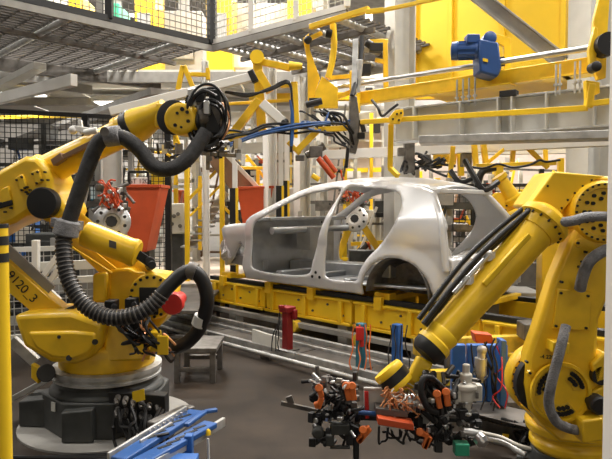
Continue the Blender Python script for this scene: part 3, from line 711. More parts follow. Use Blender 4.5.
# ------------------------------------------------------------------ gripper held by the right robot
rnd.seed(5)
gr = thing('gripper', 'wide weld gripper bristling with hoses, clamps and orange arms in the centre foreground', 'gripper', P(392, 410, 3.0))
def clutter(mb, x0, x1, y0, y1, Y0, Y1, n, s0, s1):
    for _ in range(n):
        q = P(rnd.uniform(x0, x1), rnd.uniform(y0, y1), rnd.uniform(Y0, Y1)); k = rnd.random()
        if k < .55: mb.box(q, [rnd.uniform(s0, s1) for _ in range(3)], rnd.uniform(0, PI))
        elif k < .85: mb.cyl(q, q+V([rnd.uniform(-s1, s1) for _ in range(3)])*1.6+V((0, 0, .01)), rnd.uniform(s0, s1)*.38, n=12)
        else: mb.lathe(q, V([rnd.uniform(-1, 1) for _ in range(3)]), [(0, s1*.4), (s0*.4, s1*.5), (s0, s1*.5), (s0*1.2, s1*.2)], 14)
part(gr, 'main_frame', MB().beam(P(322, 413, 3.05), P(478, 416, 3.0), .06, .05).beam(P(350, 400, 3.05), P(350, 445, 3.0), .04, .04).beam(P(438, 396, 3.0), P(438, 452, 2.95), .04, .04).beam(P(356, 425, 3.02), P(356, 459, 3.0), .03, .03), 'blkm', .005)
pl = [(364, 388), (381, 388), (388, 384), (398, 381), (410, 384), (417, 391), (418, 405), (405, 411), (364, 411)]
part(gr, 'base_plate', MB().plate(pl, 2.97, .015), 'lgrey', .003)
part(gr, 'plate_edge', MB().tube([P(x, y, 2.965) for x, y in pl[:7]], .006, 8, 3), 'white')
for x0, x1, s in ((318, 352, 1), (422, 472, 1)):
    m = MB(); clutter(m, x0-8, x1+8, 376, 443, 2.9, 3.15, 58, .016, .05); part(gr, 'clamp_mechanism', m, 'blkm', .003)
    m = MB(); clutter(m, x0-6, x1+6, 374, 440, 2.88, 3.05, 34, .012, .036); part(gr, 'clamp_cylinder', m, 'iron', .002)
    m = MB(); clutter(m, x0-4, x1, 376, 434, 2.84, 3.0, 22, .010, .028); part(gr, 'steel_fitting', m, 'steel', .002)
part(gr, 'weld_tip', MB().cyl(P(317, 366, 3.0), P(318, 382, 3.0), .010).beam(P(281, 403, 3.0), P(322, 412, 3.0), .018, .02).beam(P(287, 401, 3.0), P(293, 399, 3.0), .015, .04), 'iron')
for k, pts in enumerate((((319, 388), (322, 397), (318, 408), (316, 402)), ((346, 386), (349, 400)), ((352, 386), (354, 400)), ((363, 430), (370, 428), (358, 442), (364, 434)), ((437, 394), (440, 408)), ((446, 392), (448, 406)), ((420, 432), (428, 436), (424, 448), (430, 436)))):
    m = MB()
    for p, q in zip(pts, pts[1:]): m.beam(P(*p, 2.88), P(*q, 2.88), .030, .026)
    m.cyl(P(*pts[0], 2.86), P(*pts[0], 2.92), .020); part(gr, 'clamp_arm', m, 'org', .005, label='orange clamp arm')
part(gr, 'locating_bar', MB().beam(P(366, 390, 2.98), P(367, 417, 2.98), .02, .05, FR), 'red', .004)
part(gr, 'air_line', MB().cyl(P(358, 412, 2.95), P(376, 414, 2.95), .012), 'bluer')
part(gr, 'manifold', MB().plate([(378, 418), (414, 424), (414, 431), (378, 425)], 2.83, .08), 'orange', .004)
part(gr, 'valve_row', MB().plate([(376, 408), (408, 411), (408, 418), (376, 415)], 2.88, .09), 'dgrey', .004)
m = MB()
for k in range(6): m.cyl(P(381+k*5.5, 415+k, 2.90), P(381+k*5.5, 424+k, 2.88), .011, n=10)
part(gr, 'valve', m, 'steel')
m = MB()
for k in range(5): m.lathe(P(404+k*3.4, 401, 2.96), (1, 0, 0), [(0, .055), (.009, .055), (.010, .045), (.016, .045)], 24)
part(gr, 'servo_gun', m, 'steel', label='ribbed steel gun transformer')
m = MB(); mm = MB(); mk = MB()
for k in range(26):
    a = P(rnd.uniform(384, 402), rnd.uniform(386, 402), 2.93); b = P(rnd.uniform(380, 428), rnd.uniform(396, 425), 2.9); (m if k % 5 else mm).tube(wander(a, b, 5, .04, .0), .004, 6)
for k in range(16):
    x = rnd.uniform(376, 455); a = P(x, rnd.uniform(424, 432), 2.9); b = P(x+rnd.uniform(5, 18), rnd.uniform(424, 432), 2.9); mk.tube(wander(a, b, 4, .02, rnd.uniform(.03, .08)), .006, 6)
for k in range(14):
    a = P(rnd.uniform(420, 432), rnd.uniform(372, 380), 2.95); b = P(rnd.uniform(424, 460), rnd.uniform(395, 420), 2.9); mk.tube(wander(a, b, 4, .03, -.02), rnd.choice((.008, .012)), 7)
for k in range(8):
    a = P(rnd.uniform(320, 350), rnd.uniform(385, 400), 2.9); b = P(rnd.uniform(320, 365), rnd.uniform(405, 430), 2.9); mk.tube(wander(a, b, 4, .04, .02), .007, 6)
mk.tube(PL((433, 378, 2.88), (424, 378, 2.86), (421, 392, 2.85), (428, 408, 2.86), (437, 412, 2.88)), .016, 10)
part(gr, 'orange_cable', m, 'copper'); part(gr, 'white_cable', mm, 'white'); part(gr, 'black_hose', mk, 'blk')
part(gr, 'gun_body', MB().plate([(420, 390), (428, 388), (429, 424), (420, 424)], 2.95, .08), 'mgrey', .004)
m = MB().lathe(P(466, 390, 2.95), (0, 0, 1), [(-.12, .02), (-.06, .03), (-.05, .04), (0, .04), (.01, .055), (.03, .055), (.04, .03), (.08, .03), (.09, .018), (.13, .018)], 20).box(P(474, 392, 2.95), (.07, .05, .08)).box(P(459, 394, 2.95), (.05, .05, .09))
part(gr, 'servo_actuator', m, 'cream', .004)
part(gr, 'gun_tip', MB().cyl(P(463, 431, 2.9), P(482, 434, 2.9), .018).lathe(P(478, 437, 2.88), (.4, -.6, -.3), [(0, .03), (.03, .035), (.05, .02)], 16), 'steel')
part(gr, 'sensor_box', MB().box(P(461, 448, 2.9), (.07, .06, .06)), 'green', .005)
part(gr, 'gun_foot', MB().box(P(340, 428, 2.9), (.09, .06, .05)).box(P(330, 440, 2.9), (.04, .04, .05)).lathe(P(318, 431, 2.9), FR, [(0, .03), (.03, .03), (.04, .02)], 20).box(P(340, 447, 2.92), (.10, .03, .012)), 'dark', .004)

# ------------------------------------------------------------------ blue docking fixture at the lower left
bt = thing('tool_dock', 'blue toothed tool docking fixture jutting in at the bottom beside the dark base', 'tool dock', Pz(165, 450, .0))
zz = .42
def Q(x, y, dz=0): return Pz(x, y, zz)+V((0, 0, dz))
part(bt, 'rail', MB().beam(Q(150, 425), Q(186, 408), .05, .035).beam(Q(186, 408), Q(192, 410), .05, .035), 'iron', .008)
for A, B in (((118, 461), (196, 412)), ((131, 468), (211, 424))):
    part(bt, 'slide_bar', MB().beam(Q(*A), Q(*B), .085, .03), 'bluer', .006)
for k in range(5):
    for (A, B) in (((118, 461), (196, 412)), ((131, 468), (211, 424))):
        t_ = .42+k*.11; q = Q(A[0]+(B[0]-A[0])*t_, A[1]+(B[1]-A[1])*t_, .016); part(bt, 'slot', MB().box(q, (.075, .018, .004), math.radians(48)), 'ink')
part(bt, 'hook_arm', MB().beam(Q(186, 431, .03), Q(205, 417, .03), .03, .02).beam(Q(205, 417, .03), Q(217, 415, .03), .03, .02), 'bluer', .005)
part(bt, 'edge_bar', MB().beam(Q(128, 476, -.02), Q(224, 418, -.02), .02, .05).beam(Q(140, 446, .02), Q(172, 427, .02), .012, .02).beam(Q(108, 459, .01), Q(186, 411, .01), .015, .04), 'galv', .004)
m = MB()
for k in range(17): m.cyl(Q(130+k*4.2, 470-k*2.55, -.04), Q(130+k*4.2, 470-k*2.55, .01)+V((0, -.03, 0)), .011, n=10)
for k in range(9): m.cyl(Q(150+k*4.5, 437-k*2.6, .0), Q(150+k*4.5, 437-k*2.6, .035), .009, n=10)
part(bt, 'pin_row', m, 'steel')
m = MB().box(Q(189, 440, -.04), (.04, .05, .14)).box(Q(183, 450, -.14), (.14, .08, .22)).box(Q(150, 470, -.12), (.5, .10, .10), math.radians(42)); part(bt, 'bracket', m, 'blue', .006)
part(bt, 'pedestal', MB().box((Q(170, 452).x, Q(170, 452).y, .16), (.14, .14, .32), .6), 'blue', .008)
part(bt, 'indicator_lamp', MB().lathe(Q(208, 431, -.02), (0, 0, 1), [(0, .014), (.02, .014), (.03, .006)], 14), 'yel2'); part(bt, 'tape_tag', MB().cyl(Q(208, 433, -.03), Q(209, 433, -.22), .006), 'label')
part(bt, 'latch', MB().box(Q(163, 439, .022), (.06, .02, .01), .5).box(Q(197, 429, .0), (.05, .04, .03), .5), 'blkm')
m = MB()
for k in range(4): a = P(160+k*3, 408+k*2, 3.8); m.tube(wander(a, Q(150+k*6, 430, -.05), 5, .04, .15), .010, 6)
singles('cable_loop', 'black cable drooping from the dark robot base onto the blue fixture', 'cable', m, 'blk', 'cables between robot base and blue fixture')
m = MB()
for k in range(3): m.tube(wander(V((-1.9+.2*k, 3.72, .012)), V((-.75, 3.7+.08*k, .012)), 7, .0, 0), .011, 6)
for k in range(2): m.tube([V((-1.75+k*.3, 3.60, .012)), V((-1.45, 3.55+.06*k, .012)), V((-1.1, 3.72+.04*k, .012)), V((-.85, 3.9, .012)), V((-.8, 4.1, .012))], .010, 6)
singles('floor_cable', 'loose dark cable lying on the floor in front of the octagonal base', 'cable', m, 'blk', 'cables on the floor at the robot base')

# ------------------------------------------------------------------ stands, deck and pipes near the floor
def frame_stand(name, label, cat, x0, x1, y0, y1, z, m, top=True):
    t = thing(name, label, cat, ((x0+x1)/2, (y0+y1)/2, 0))
    for x in (x0, x1):
        for y in (y0, y1): part(t, 'leg', MB().box((x, y, z/2), (.05, .05, z)), m, .004)
    part(t, 'rail', MB().beam((x0, y0, .12), (x1, y0, .12), .04, .04).beam((x0, y1, .12), (x1, y1, .12), .04, .04), m, .004)
    if top: part(t, 'top', MB().box(((x0+x1)/2, (y0+y1)/2, z+.02), (x1-x0+.08, y1-y0+.08, .04)), m, .004)
    return t
frame_stand('steel_stand', 'low brown-grey steel stand on the floor beside the left robot', 'stand', -1.16, -.84, 5.35, 5.8, .28, 'iron')
frame_stand('steel_stand', 'long grey topped steel stand behind the black return hose', 'stand', -1.85, -1.25, 6.7, 8.5, .38, 'dgrey')
t = thing('raised_platform', 'tan topped raised station deck stretching behind the nose of the car', 'platform', (-3, 10.5, 0))
part(t, 'deck', MB().box((-3.4, 11.2, .40), (5.6, 4.6, .06)), 'tan', .005)
part(t, 'edge_trim', MB().box((-3.4, 8.88, .36), (5.6, .05, .14)), 'galv', .004)
for x in (-6, -4.5, -3, -1.5): part(t, 'leg', MB().box((x, 9.0, .18), (.1, .1, .36)), 'mgrey')
single('small_plate', 'grey triangular bracket plate under the conveyor beside the red post', 'bracket', MB().prism([Pz(x, y, z) for x, y, z in ((252, 343, .09), (278, 350, .09), (278, 337, .2), (266, 334, .22), (252, 329, .25))], (.02, .03, 0)), 'lgrey', .003)
st = thing('blue_panel', 'dark blue valve panel hung with hoses between the two foreground grippers', 'panel', P(495, 400, 4.3)*1)
st['label'] = 'dark blue pneumatic panel hung with hoses left of the near robot shoulder'
for x0, x1 in ((452, 466), (468, 486), (487, 508)): part(st, 'board', MB().plate([(x0, 345), (x1, 345), (x1, 403), (x0, 402)], 4.3, .06), 'blue', .008)
part(st, 'side_strip', MB().plate([(501, 340), (507, 341), (507, 408), (500, 405)], 4.15, .10), 'blue', .006)
part(st, 'valve_unit', MB().plate([(474, 333), (492, 335), (494, 344), (476, 343)], 4.1, .1), 'orange', .005, label='orange valve unit')
part(st, 'regulator', MB().cyl(P(482, 352, 4.1), P(480, 382, 4.1), .03).cyl(P(481, 358, 4.1), P(480, 375, 4.1), .042).sphere(P(482, 350, 4.1), .035), 'galv')
m = MB()
for k in range(7): a = P(rnd.uniform(466, 505), rnd.uniform(338, 348), 4.1); m.tube(wander(a, P(rnd.uniform(466, 510), rnd.uniform(390, 412), 4.05), 5, .035, 0), rnd.choice((.006, .009)), 6)
part(st, 'hose', m, 'blk')
m = MB()
for k in range(2): m.tube(wander(P(496+k*3, 345, 4.2), P(500+k*5, 408, 4.0), 5, .04, 0), .005, 6)
part(st, 'red_hose', m, 'red')
part(st, 'stand', MB().box(P(488, 404, 4.35)*1, (.5, .12, .06)).box((P(475, 400, 4.35).x, 4.38, .1), (.06, .06, .2)).box((P(503, 400, 4.35).x, 4.38, .1), (.06, .06, .2)), 'iron')
t = thing('cable_tray', 'grey covered cable tray running along the floor toward the near robot', 'cable tray', Pz(490, 418, .0))
part(t, 'cover', MB().hexa([Pz(x, y, .12) for x, y in ((462, 414), (532, 432), (546, 418), (468, 402))]+[Pz(x, y, .17) for x, y in ((460, 410), (530, 428), (544, 414), (466, 398))]), 'dgrey', .004)
part(t, 'trough', MB().hexa([Pz(x, y, .01) for x, y in ((462, 428), (532, 446), (546, 430), (468, 414))]+[Pz(x, y, .12) for x, y in ((463, 416), (531, 432), (545, 419), (468, 403))]), 'iron', .004)
single('water_pipe', 'long silver pipe on the floor below the cable tray', 'pipe', MB().tube([Pz(470, 436, .1), Pz(504, 443, .08), Pz(516, 450, .06), Pz(526, 455, .05)], .018, 10), 'galv')
single('water_pipe', 'thin pale pipe with a yellow tag beside the cable tray', 'pipe', MB().tube([Pz(468, 430, .14), Pz(500, 437, .12), Pz(520, 446, .1), Pz(545, 452, .08)], .012, 10), 'lgrey')
single('pipe_tag', 'small yellow tag clipped on the floor pipe', 'tag', MB().plate([(503, 434), (509, 435), (508, 441), (502, 440)], 3.95, .01), 'yel2')
m = MB()
for k in range(12): m.tube(wander(P(rnd.uniform(510, 545), rnd.uniform(420, 432), 3.9), Pz(rnd.uniform(505, 560), rnd.uniform(440, 455), .02), 5, .08, 0), .010, 6)
singles('floor_hose', 'dark hose tangled on the floor under the near robot shoulder', 'hose', m, 'blk', 'hoses on the floor under the near robot')
# ------------------------------------------------------------------ overhead steelwork at the upper right
def zb(x, y, z): return Pz(x, y, z)
hd = thing('process_hood', 'huge bright yellow sheet-metal hood with folded seams above the line', 'hood', P(490, 60, 8.6))
hd.location = V((2.7, 8.6, 2.9)); ORG[hd.name] = V((2.7, 8.6, 2.9))
A = P(414, 92, 9.2); B = P(566, 82, 7.6)
part(hd, 'side_sheet', MB().hexa([V((A.x, A.y, A.z)), V((B.x, B.y, A.z)), V((B.x+.9, B.y+1.2, A.z)), V((A.x+.9, A.y+1.2, A.z)), V((A.x, A.y, 5.6)), V((B.x, B.y, 5.6)), V((B.x+.9, B.y+1.2, 5.6)), V((A.x+.9, A.y+1.2, 5.6))]), 'hood', .02)
dd = (B-A); nn = V((dd.y, -dd.x, 0)).normalized()
for t in (0.01, .28, .63, .985):
    q = A+dd*t; part(hd, 'seam_post', MB().box((q.x+nn.x*.02, q.y+nn.y*.02, (A.z+5.6)/2), (.07, .05, 5.6-A.z), math.atan2(dd.y, dd.x)), 'hood', .006)
single('diagonal_brace', 'long grey steel brace slanting down in front of the yellow hood', 'brace', MB().ibeam(P(468, -12, 6.9), P(562, 62, 6.4), .14, .14, .02), 'mgrey', .003)
for px, w, Y, lb in ((399, .30, 8.3, 'broad pale grey H column behind the left end of the yellow beam'), (588, .36, 7.4, 'broad grey column right of the yellow hood'), (112, .26, 8.2, 'grey column behind the forearm of the left robot')):
    x = P(px, 200, Y).x; single('steel_column', lb, 'column', MB().hcol((x, Y), 0, 7.5 if px > 300 else 2.6, w, .35), 'lgrey', .004)
mb = thing('drive_beam', 'yellow overhead box beam carrying the blue motor', 'beam', zb(470, 80, 2.9))
part(mb, 'box_section', MB().beam(zb(352, 100, 2.9), zb(596, 65, 2.9), .12, .15), 'yel', .01)
m = MB()
for x in (452, 500, 556, 578): q = zb(x, 100-(x-352)*.1434, 2.9); m.box(q+V((0, -.02, -.08)), (.26, .2, .015), -.67)
part(mb, 'mount_plate', m, 'yel2', .003)
part(mb, 'end_post', MB().box(zb(355, 92, 2.95), (.10, .10, .50), -.67), 'yel', .01)
m = MB()
for x in (457, 463, 469, 475, 556, 560, 575, 580):
    q = zb(x, 92-(x-452)*.14, 2.8); m.cyl(q+V((0, 0, .12)), q+V((0, 0, -.17)), .010, n=8); m.cyl(q+V((0, 0, -.08)), q+V((0, 0, -.06)), .022, n=8)
part(mb, 'hanger_rod', m, 'galv')
sh = single('drive_shaft', 'long bright steel shaft passing through the blue gearbox', 'shaft', MB().cyl(zb(318, 90, 3.04), zb(604, 46, 3.04), .028, n=20), 'steel')
mo = thing('gear_motor', 'dark blue electric motor and gearbox clamped on the overhead shaft', 'motor', zb(490, 74, 3.0))
YB = zb(489, 64, 3.04).y
part(mo, 'gearbox', MB().plate([(479, 38), (499, 42), (502, 68), (498, 77), (480, 72)], YB-.16, .26), 'mot', .02)
part(mo, 'gearbox_cap', MB().lathe(P(488, 40, YB-.05), (0, -1, .05), [(-.1, .065), (.08, .065), (.09, .05)], 24), 'mot', ang=35)
a, b = P(480, 50, YB-.05), P(455, 51, YB+.02); d = (b-a).normalized()
m = MB().lathe(a, d, [(0, .06), (.02, .10), (.05, .085), (.21, .085), (.22, .095), (.28, .09), (.29, .04)], 28)
for k in range(12):
    t = 2*PI*k/12; _, x, y = basis(d); o = x*math.cos(t)*.088+y*math.sin(t)*.088; m.beam(a+d*.05+o, a+d*.21+o, .006, .02)
mt_ = part(mo, 'motor', m, 'mot', ang=35)
part(mt_, 'terminal_box', MB().box(P(472, 40, YB-.05), (.13, .13, .09)), 'mot', .01)
part(mo, 'rating_plate', MB().plate([(483, 58), (488, 59), (488, 62), (483, 61)], YB-.17, .01), 'yel2')
part(mo, 'motor_bracket', MB().plate([(496, 33), (511, 38), (511, 80), (504, 80), (504, 46), (495, 42)], YB+.06, .05), 'yel', .005)
part(mo, 'shaft_collar', MB().lathe(P(500, 62, YB), (1, -.75, 0), [(0, .05), (.04, .05)], 20), 'blkm')
gb = thing('girder', 'deep grey plate girder with stiffeners under the yellow drive beam', 'girder', zb(520, 105, 2.55))
a, b = P(396, 124, 6.9), P(625, 100, 5.5); a.z = b.z = 2.50
part(gb, 'web', MB().beam(a, b, .03, .36), 'lgrey', .003)
part(gb, 'flange', MB().beam(a+V((0, 0, .18)), b+V((0, 0, .18)), .20, .02).beam(a-V((0, 0, .18)), b-V((0, 0, .18)), .26, .02), 'galv', .003)
d = (b-a).normalized(); m = MB()
for t in (.12, .35, .52, .58, .72, .9): q = a.lerp(b, t); m.box(q+V((-.05, -.06, 0)), (.015, .12, .35), math.atan2(d.y, d.x))
part(gb, 'stiffener', m, 'lgrey')
m = MB().box(P(509, 94, 6.05), (.16, .12, .06), -.6)
part(gb, 'cable_box', m, 'blkm', .004)
for (pa, pb, z, w, h, lb) in (((318, 151), (640, 117), 2.28, .12, .12, 'bright white beam just above the car roof, spanning the line'), ((420, 142), (640, 136), 2.215, .30, .07, 'flat galvanised channel hanging under the grey plate girder')):
    q0 = P(*pa, 8.3 if w < .2 else 5.8); q1 = P(*pb, 6.2 if w < .2 else 5.3); q0.z = q1.z = z
    single('overhead_beam', lb, 'beam', MB().beam(q0, q1, w, h), 'white' if w < .2 else 'galv', .005)
pr = thing('pipe_rail', 'slim yellow square tube hung below the grey girder with a bolted joint', 'rail', zb(470, 115, 2.6))
q0, q1 = P(361, 122, 6.5), P(588, 108, 5.3)
part(pr, 'tube', MB().beam(q0, q1, .045, .05).beam(q1, P(591, 84, 5.3), .06, .07).beam(P(588, 104, 5.3), P(640, 98, 5.1), .05, .05), 'yel2', .005)
part(pr, 'drop_leg', MB().beam(P(391, 124, 6.3), P(390, 168, 6.4), .055, .055).beam(P(390, 168, 6.4), P(398, 176, 6.3), .05, .05), 'yel2', .005)
part(pr, 'joint_plate', MB().plate([(389, 117), (395, 110), (403, 109), (404, 114), (400, 124), (390, 124)], 6.2, .03), 'yel', .004)
m = MB()
for x, y in ((393, 119), (397, 114), (401, 113), (399, 120)): m.cyl(P(x, y, 6.18), P(x, y, 6.2), .012, n=8)
part(pr, 'bolt', m, 'ink')
hm = thing('pivot_hanger', 'tall yellow pivot hanger at the right end of the steel shaft', 'hanger', P(595, 80, 5.3))
part(hm, 'blade', MB().plate([(592, 60), (594, 20), (600, -5), (610, -5), (608, 30), (606, 78), (598, 80)], 5.35, .05).plate([(589, 50), (595, 26), (598, 28), (596, 72), (591, 70)], 5.25, .05), 'yel', .005)
part(hm, 'bearing', MB().lathe(P(595, 67, 5.2), FR, [(-.06, .045), (.03, .045), (.04, .03)], 20).lathe(P(608, 44, 5.2), FR, [(-.1, .10), (.02, .10)], 28), 'blkm', ang=35)
part(hm, 'foot', MB().plate([(586, 80), (600, 82), (600, 93), (594, 96), (594, 105), (587, 104)], 5.28, .06), 'yel2', .005)

rnd.seed(9)
# pivoting lift frame in the middle
lf = thing('lift_frame', 'yellow pivoting lift frame with tall blade where the shaft begins', 'lift frame', P(325, 95, 7.2))
part(lf, 'blade', MB().plate([(303, 38), (309, 33), (310, 50), (320, 78), (315, 92), (314, 104), (308, 104), (307, 60)], 7.3, .06), 'yel', .006)
part(lf, 'pivot_plate', MB().plate([(322, 76), (338, 88), (338, 108), (314, 108), (315, 92)], 7.2, .05), 'yel', .006)
part(lf, 'curved_arm', MB().tube(PL((333, 24, 7.2), (334, 45, 7.2), (332, 62, 7.2), (328, 78, 7.2)), .038, 10), 'yel2')
part(lf, 'top_rail', MB().beam(P(310, 27, 7.2), P(369, 9, 6.8), .06, .06).beam(P(366, 12, 6.8), P(384, 10, 6.7), .05, .05).beam(P(384, 10, 6.7), P(450, -4, 6.2), .04, .04), 'yel2', .005)
part(lf, 'cross_link', MB().beam(P(305, 41, 7.25), P(322, 33, 7.25), .05, .05).beam(P(335, 98, 7.3), P(356, 90, 7.3), .05, .05).beam(P(328, 78, 7.3), P(352, 76, 7.4), .03, .05), 'yel', .004)
part(lf, 'hinge', MB().box(P(314, 102, 7.15), (.12, .1, .08)).cyl(P(306, 105, 7.1), P(322, 101, 7.1), .04).sphere(P(308, 40, 7.2), .05).cyl(P(326, 33, 7.2), P(332, 34, 7.2), .05), 'blkm', .005)
wg = thing('spot_welder', 'dark upright spot welding gun hanging over the car roof', 'welding gun', P(353, 140, 6.6))
part(wg, 'gun_body', MB().plate([(350, 94), (357, 96), (360, 122), (359, 140), (356, 154), (350, 152), (349, 125)], 6.6, .12), 'iron', .01)
part(wg, 'gun_shank', MB().cyl(P(348, 148, 6.6), P(346, 168, 6.6), .02).box(P(361, 136, 6.6), (.08, .08, .07)).beam(P(364, 132, 6.6), P(361, 120, 6.6), .05, .05), 'blkm', .006)
part(wg, 'gun_hanger', MB().beam(P(354, 94, 6.65), P(356, 40, 6.8), .06, .06).cyl(P(360, 60, 6.7), P(357, 92, 6.7), .035), 'galv', .005)
m = MB(); mm = MB()
for k in range(11): m.tube(wander(P(rnd.uniform(298, 325), rnd.uniform(108, 130), 6.6), P(rnd.uniform(345, 354), rnd.uniform(118, 148), 6.6), 5, .05, -.05), rnd.choice((.009, .012, .016)), 7)
m.tube(PL((362, 36, 6.8), (361, 60, 6.75), (357, 78, 6.7), (352, 96, 6.6)), .03, 8)
m.tube(PL((372, 100, 6.7), (378, 108, 6.6), (382, 116, 6.6), (390, 110, 6.6), (398, 104, 6.6)), .015, 8)
for k in range(2): mm.tube(wander(P(300+k*6, 128, 6.6), P(350, 120+k*4, 6.6), 5, .08, -.04), .012, 7)
part(wg, 'hose', m, 'blk'); part(wg, 'blue_hose', mm, 'bluer')
def jig(name, label, parts_, m='yel'):
    t = thing(name, label, 'frame', P(*parts_[0][0]))
    for i, (a, b, w) in enumerate(parts_): part(t, 'strut', MB().beam(P(*a), P(*b), w, w), m, .006)
    return t
j = jig('jig_frame', 'yellow A-shaped jig frame with pale swing arms behind the left robot tool', (((257, 54, 6.6), (262, 132, 6.7), .10), ((259, 100, 6.6), (228, 140, 6.6), .085), ((261, 62, 6.6), (290, 68, 6.5), .07), ((258, 72, 6.6), (270, 92, 6.6), .09), ((228, 138, 6.6), (262, 130, 6.6), .06), ((295, 84, 6.5), (297, 128, 6.5), .055), ((281, 86, 6.55), (297, 84, 6.5), .05), ((226, 104, 6.7), (294, 100, 6.6), .035)))
part(j, 'joint', MB().lathe(P(257, 57, 6.55), FR, [(-.15, .075), (.02, .075)], 24).lathe(P(289, 66, 6.4), V((1, 0, 0)), [(0, .05), (.14, .03)], 16), 'yel2', ang=35)
part(j, 'swing_arm', MB().beam(P(110, 112, 6.2), P(251, 77, 6.4), .085, .09), 'white', .008)
part(j, 'swing_arm', MB().beam(P(262, 103, 6.4), P(283, 122, 6.4), .09, .10), 'white', .008)
part(j, 'arm_end', MB().beam(P(250, 78, 6.4), P(256, 75, 6.4), .10, .13).sphere(P(284, 123, 6.4), .055), 'blk', .01)
m = MB(); mm = MB()
for k in range(6): m.tube(wander(P(215, rnd.uniform(134, 150), 6.3), P(rnd.uniform(275, 340), rnd.uniform(122, 134), 6.4), 6, .035, -.03), .013, 7)
for k in range(3): m.tube(PL((225+k, 92, 6.4), (248, 96-k, 6.4), (270, 88+k, 6.4), (288, 81+k, 6.4), (292, 100, 6.4), (293-k, 130, 6.4), (291, 152, 6.4)), .014, 7)
for k in range(2): mm.tube(PL((230, 144+k*2, 6.3), (262, 132+k*2, 6.3), (300, 124+k*3, 6.35), (330, 122+k, 6.4)), .014, 7); mm.tube(PL((290, 100, 6.35), (292+k, 118, 6.35), (291+k, 146, 6.35)), .012, 7)
part(j, 'hose', m, 'blk'); part(j, 'blue_hose', mm, 'bluer')
j2 = jig('jig_frame', 'small yellow bracket frame perched behind the left robot wrist', (((183, 66, 7.6), (178, 90, 7.6), .06), ((184, 66, 7.6), (194, 90, 7.6), .06), ((185, 74, 7.6), (208, 75, 7.6), .05), ((208, 68, 7.6), (208, 80, 7.6), .05)))
j3 = jig('jig_frame', 'bent yellow tube frame reaching over the windscreen opening', (((296, 152, 6.6), (318, 130, 6.6), .07), ((318, 130, 6.6), (350, 128, 6.6), .06), ((288, 142, 6.6), (300, 154, 6.6), .05), ((296, 82, 6.9), (296, 138, 6.9), .04)))
part(j3, 'clamp_head', MB().box(P(316, 152, 6.5), (.14, .12, .12)).cyl(P(306, 156, 6.5), P(325, 146, 6.5), .04).box(P(300, 158, 6.5), (.1, .1, .06)), 'iron', .008)
part(j3, 'hose_clamp', MB().cyl(P(318, 158, 6.4), P(334, 178, 6.4), .03).cyl(P(324, 156, 6.4), P(336, 172, 6.4), .025), 'orange')
j4 = jig('jig_frame', 'yellow trussed jig frame hanging above the rear hatch of the car', (((453, 146, 6.8), (450, 178, 6.8), .05), ((474, 143, 6.9), (476, 166, 6.9), .06), ((483, 142, 6.9), (486, 164, 6.9), .06), ((514, 142, 6.9), (512, 163, 6.9), .05), ((545, 140, 6.9), (546, 166, 6.9), .045), ((486, 164, 6.9), (520, 136, 6.9), .04), ((520, 140, 6.8), (548, 168, 6.8), .05), ((476, 166, 6.8), (556, 163, 6.8), .05)))
part(j4, 'hose', MB().tube(wander(P(470, 167, 6.7), P(560, 160, 6.7), 8, .04, .03), .014, 8).tube(PL((465, 160, 6.7), (474, 176, 6.6), (484, 190, 6.6), (498, 182, 6.7)), .032, 8).tube(PL((450, 170, 6.7), (460, 182, 6.7), (474, 178, 6.7)), .03, 8), 'blk')
j5 = jig('jig_frame', 'yellow panelled clamp frame above the rear of the car roof', (((433, 165, 7.4), (455, 164, 7.4), .04), ((460, 148, 7.4), (461, 176, 7.4), .07), ((438, 166, 7.35), (456, 150, 7.35), .03)))
part(j5, 'panel', MB().plate([(433, 148), (458, 147), (456, 164), (434, 166)], 7.45, .03), 'yeld', .004)
part(j5, 'clamp_head', MB().box(P(409, 158, 7.2), (.12, .12, .36)).box(P(402, 152, 7.2), (.1, .1, .1)).box(P(426, 162, 7.2), (.10, .1, .18)).box(P(466, 160, 7.2), (.12, .1, .16)), 'iron', .008)
m = MB()
for k in range(12): m.tube(wander(P(rnd.uniform(396, 430), rnd.uniform(150, 165), 7.2), P(rnd.uniform(400, 460), rnd.uniform(160, 176), 7.2), 4, .1, .04), .016, 6)
part(j5, 'hose', m, 'blk')
j6 = jig('jig_frame', 'thin yellow upright with a cross arm before the pale H column', (((385, 40, 7.6), (386, 92, 7.6), .06), ((368, 42, 7.6), (388, 41, 7.6), .05), ((375, 60, 7.6), (385, 62, 7.6), .05)))
part(j6, 'clamp_head', MB().box(P(376, 48, 7.5), (.16, .12, .10)).box(P(365, 70, 7.5), (.14, .12, .13)).cyl(P(366, 42, 7.5), P(372, 46, 7.5), .05), 'blkm', .008)

# ------------------------------------------------------------------ background robots and tool changers
def small_robot(label, x, y, Y, s=1):
    def q(dx, dy, dY=0): return P(x+dx, y+dy, Y+dY)
    t = thing('industrial_robot', label, 'robot', V((q(0, 0).x, Y, 0)))
    b = V((q(0, 0).x, Y, 0))
    part(t, 'base', MB().lathe(b, (0, 0, 1), [(0, .4), (.05, .4), (.07, .3), (.6, .3)], 28), 'dark', ang=35)
    z = P(x, y, Y).z
    part(t, 'turret', MB().lathe(b+V((0, 0, .6)), (0, 0, 1), [(0, .33), (.1, .33), (.2, .28)], 28).box(b+V((0, 0, .6+(z-.6)*.5)), (.34, .34, z-.75)), 'yel', .02)
    return t, q
t, q = small_robot('distant yellow robot raising its arm behind the open car hatch', 502, 212, 8.3)
part(t, 'shoulder', MB().hull([q(dx, dy, k) for dx, dy in ((-22, -8), (-6, -20), (14, -18), (24, -6), (22, 22), (-6, 26), (-24, 14)) for k in (0, .35)]), 'yel', .03)
a, b = q(10, -16), q(-9, -44); d = (b-a).normalized()
part(t, 'upper_arm', MB().lathe(a-d*.1, d, [(0, .13), (.08, .13), (.1, .10), (.36, .085), (.38, .11), (.44, .11)], 28), 'yel', ang=35)
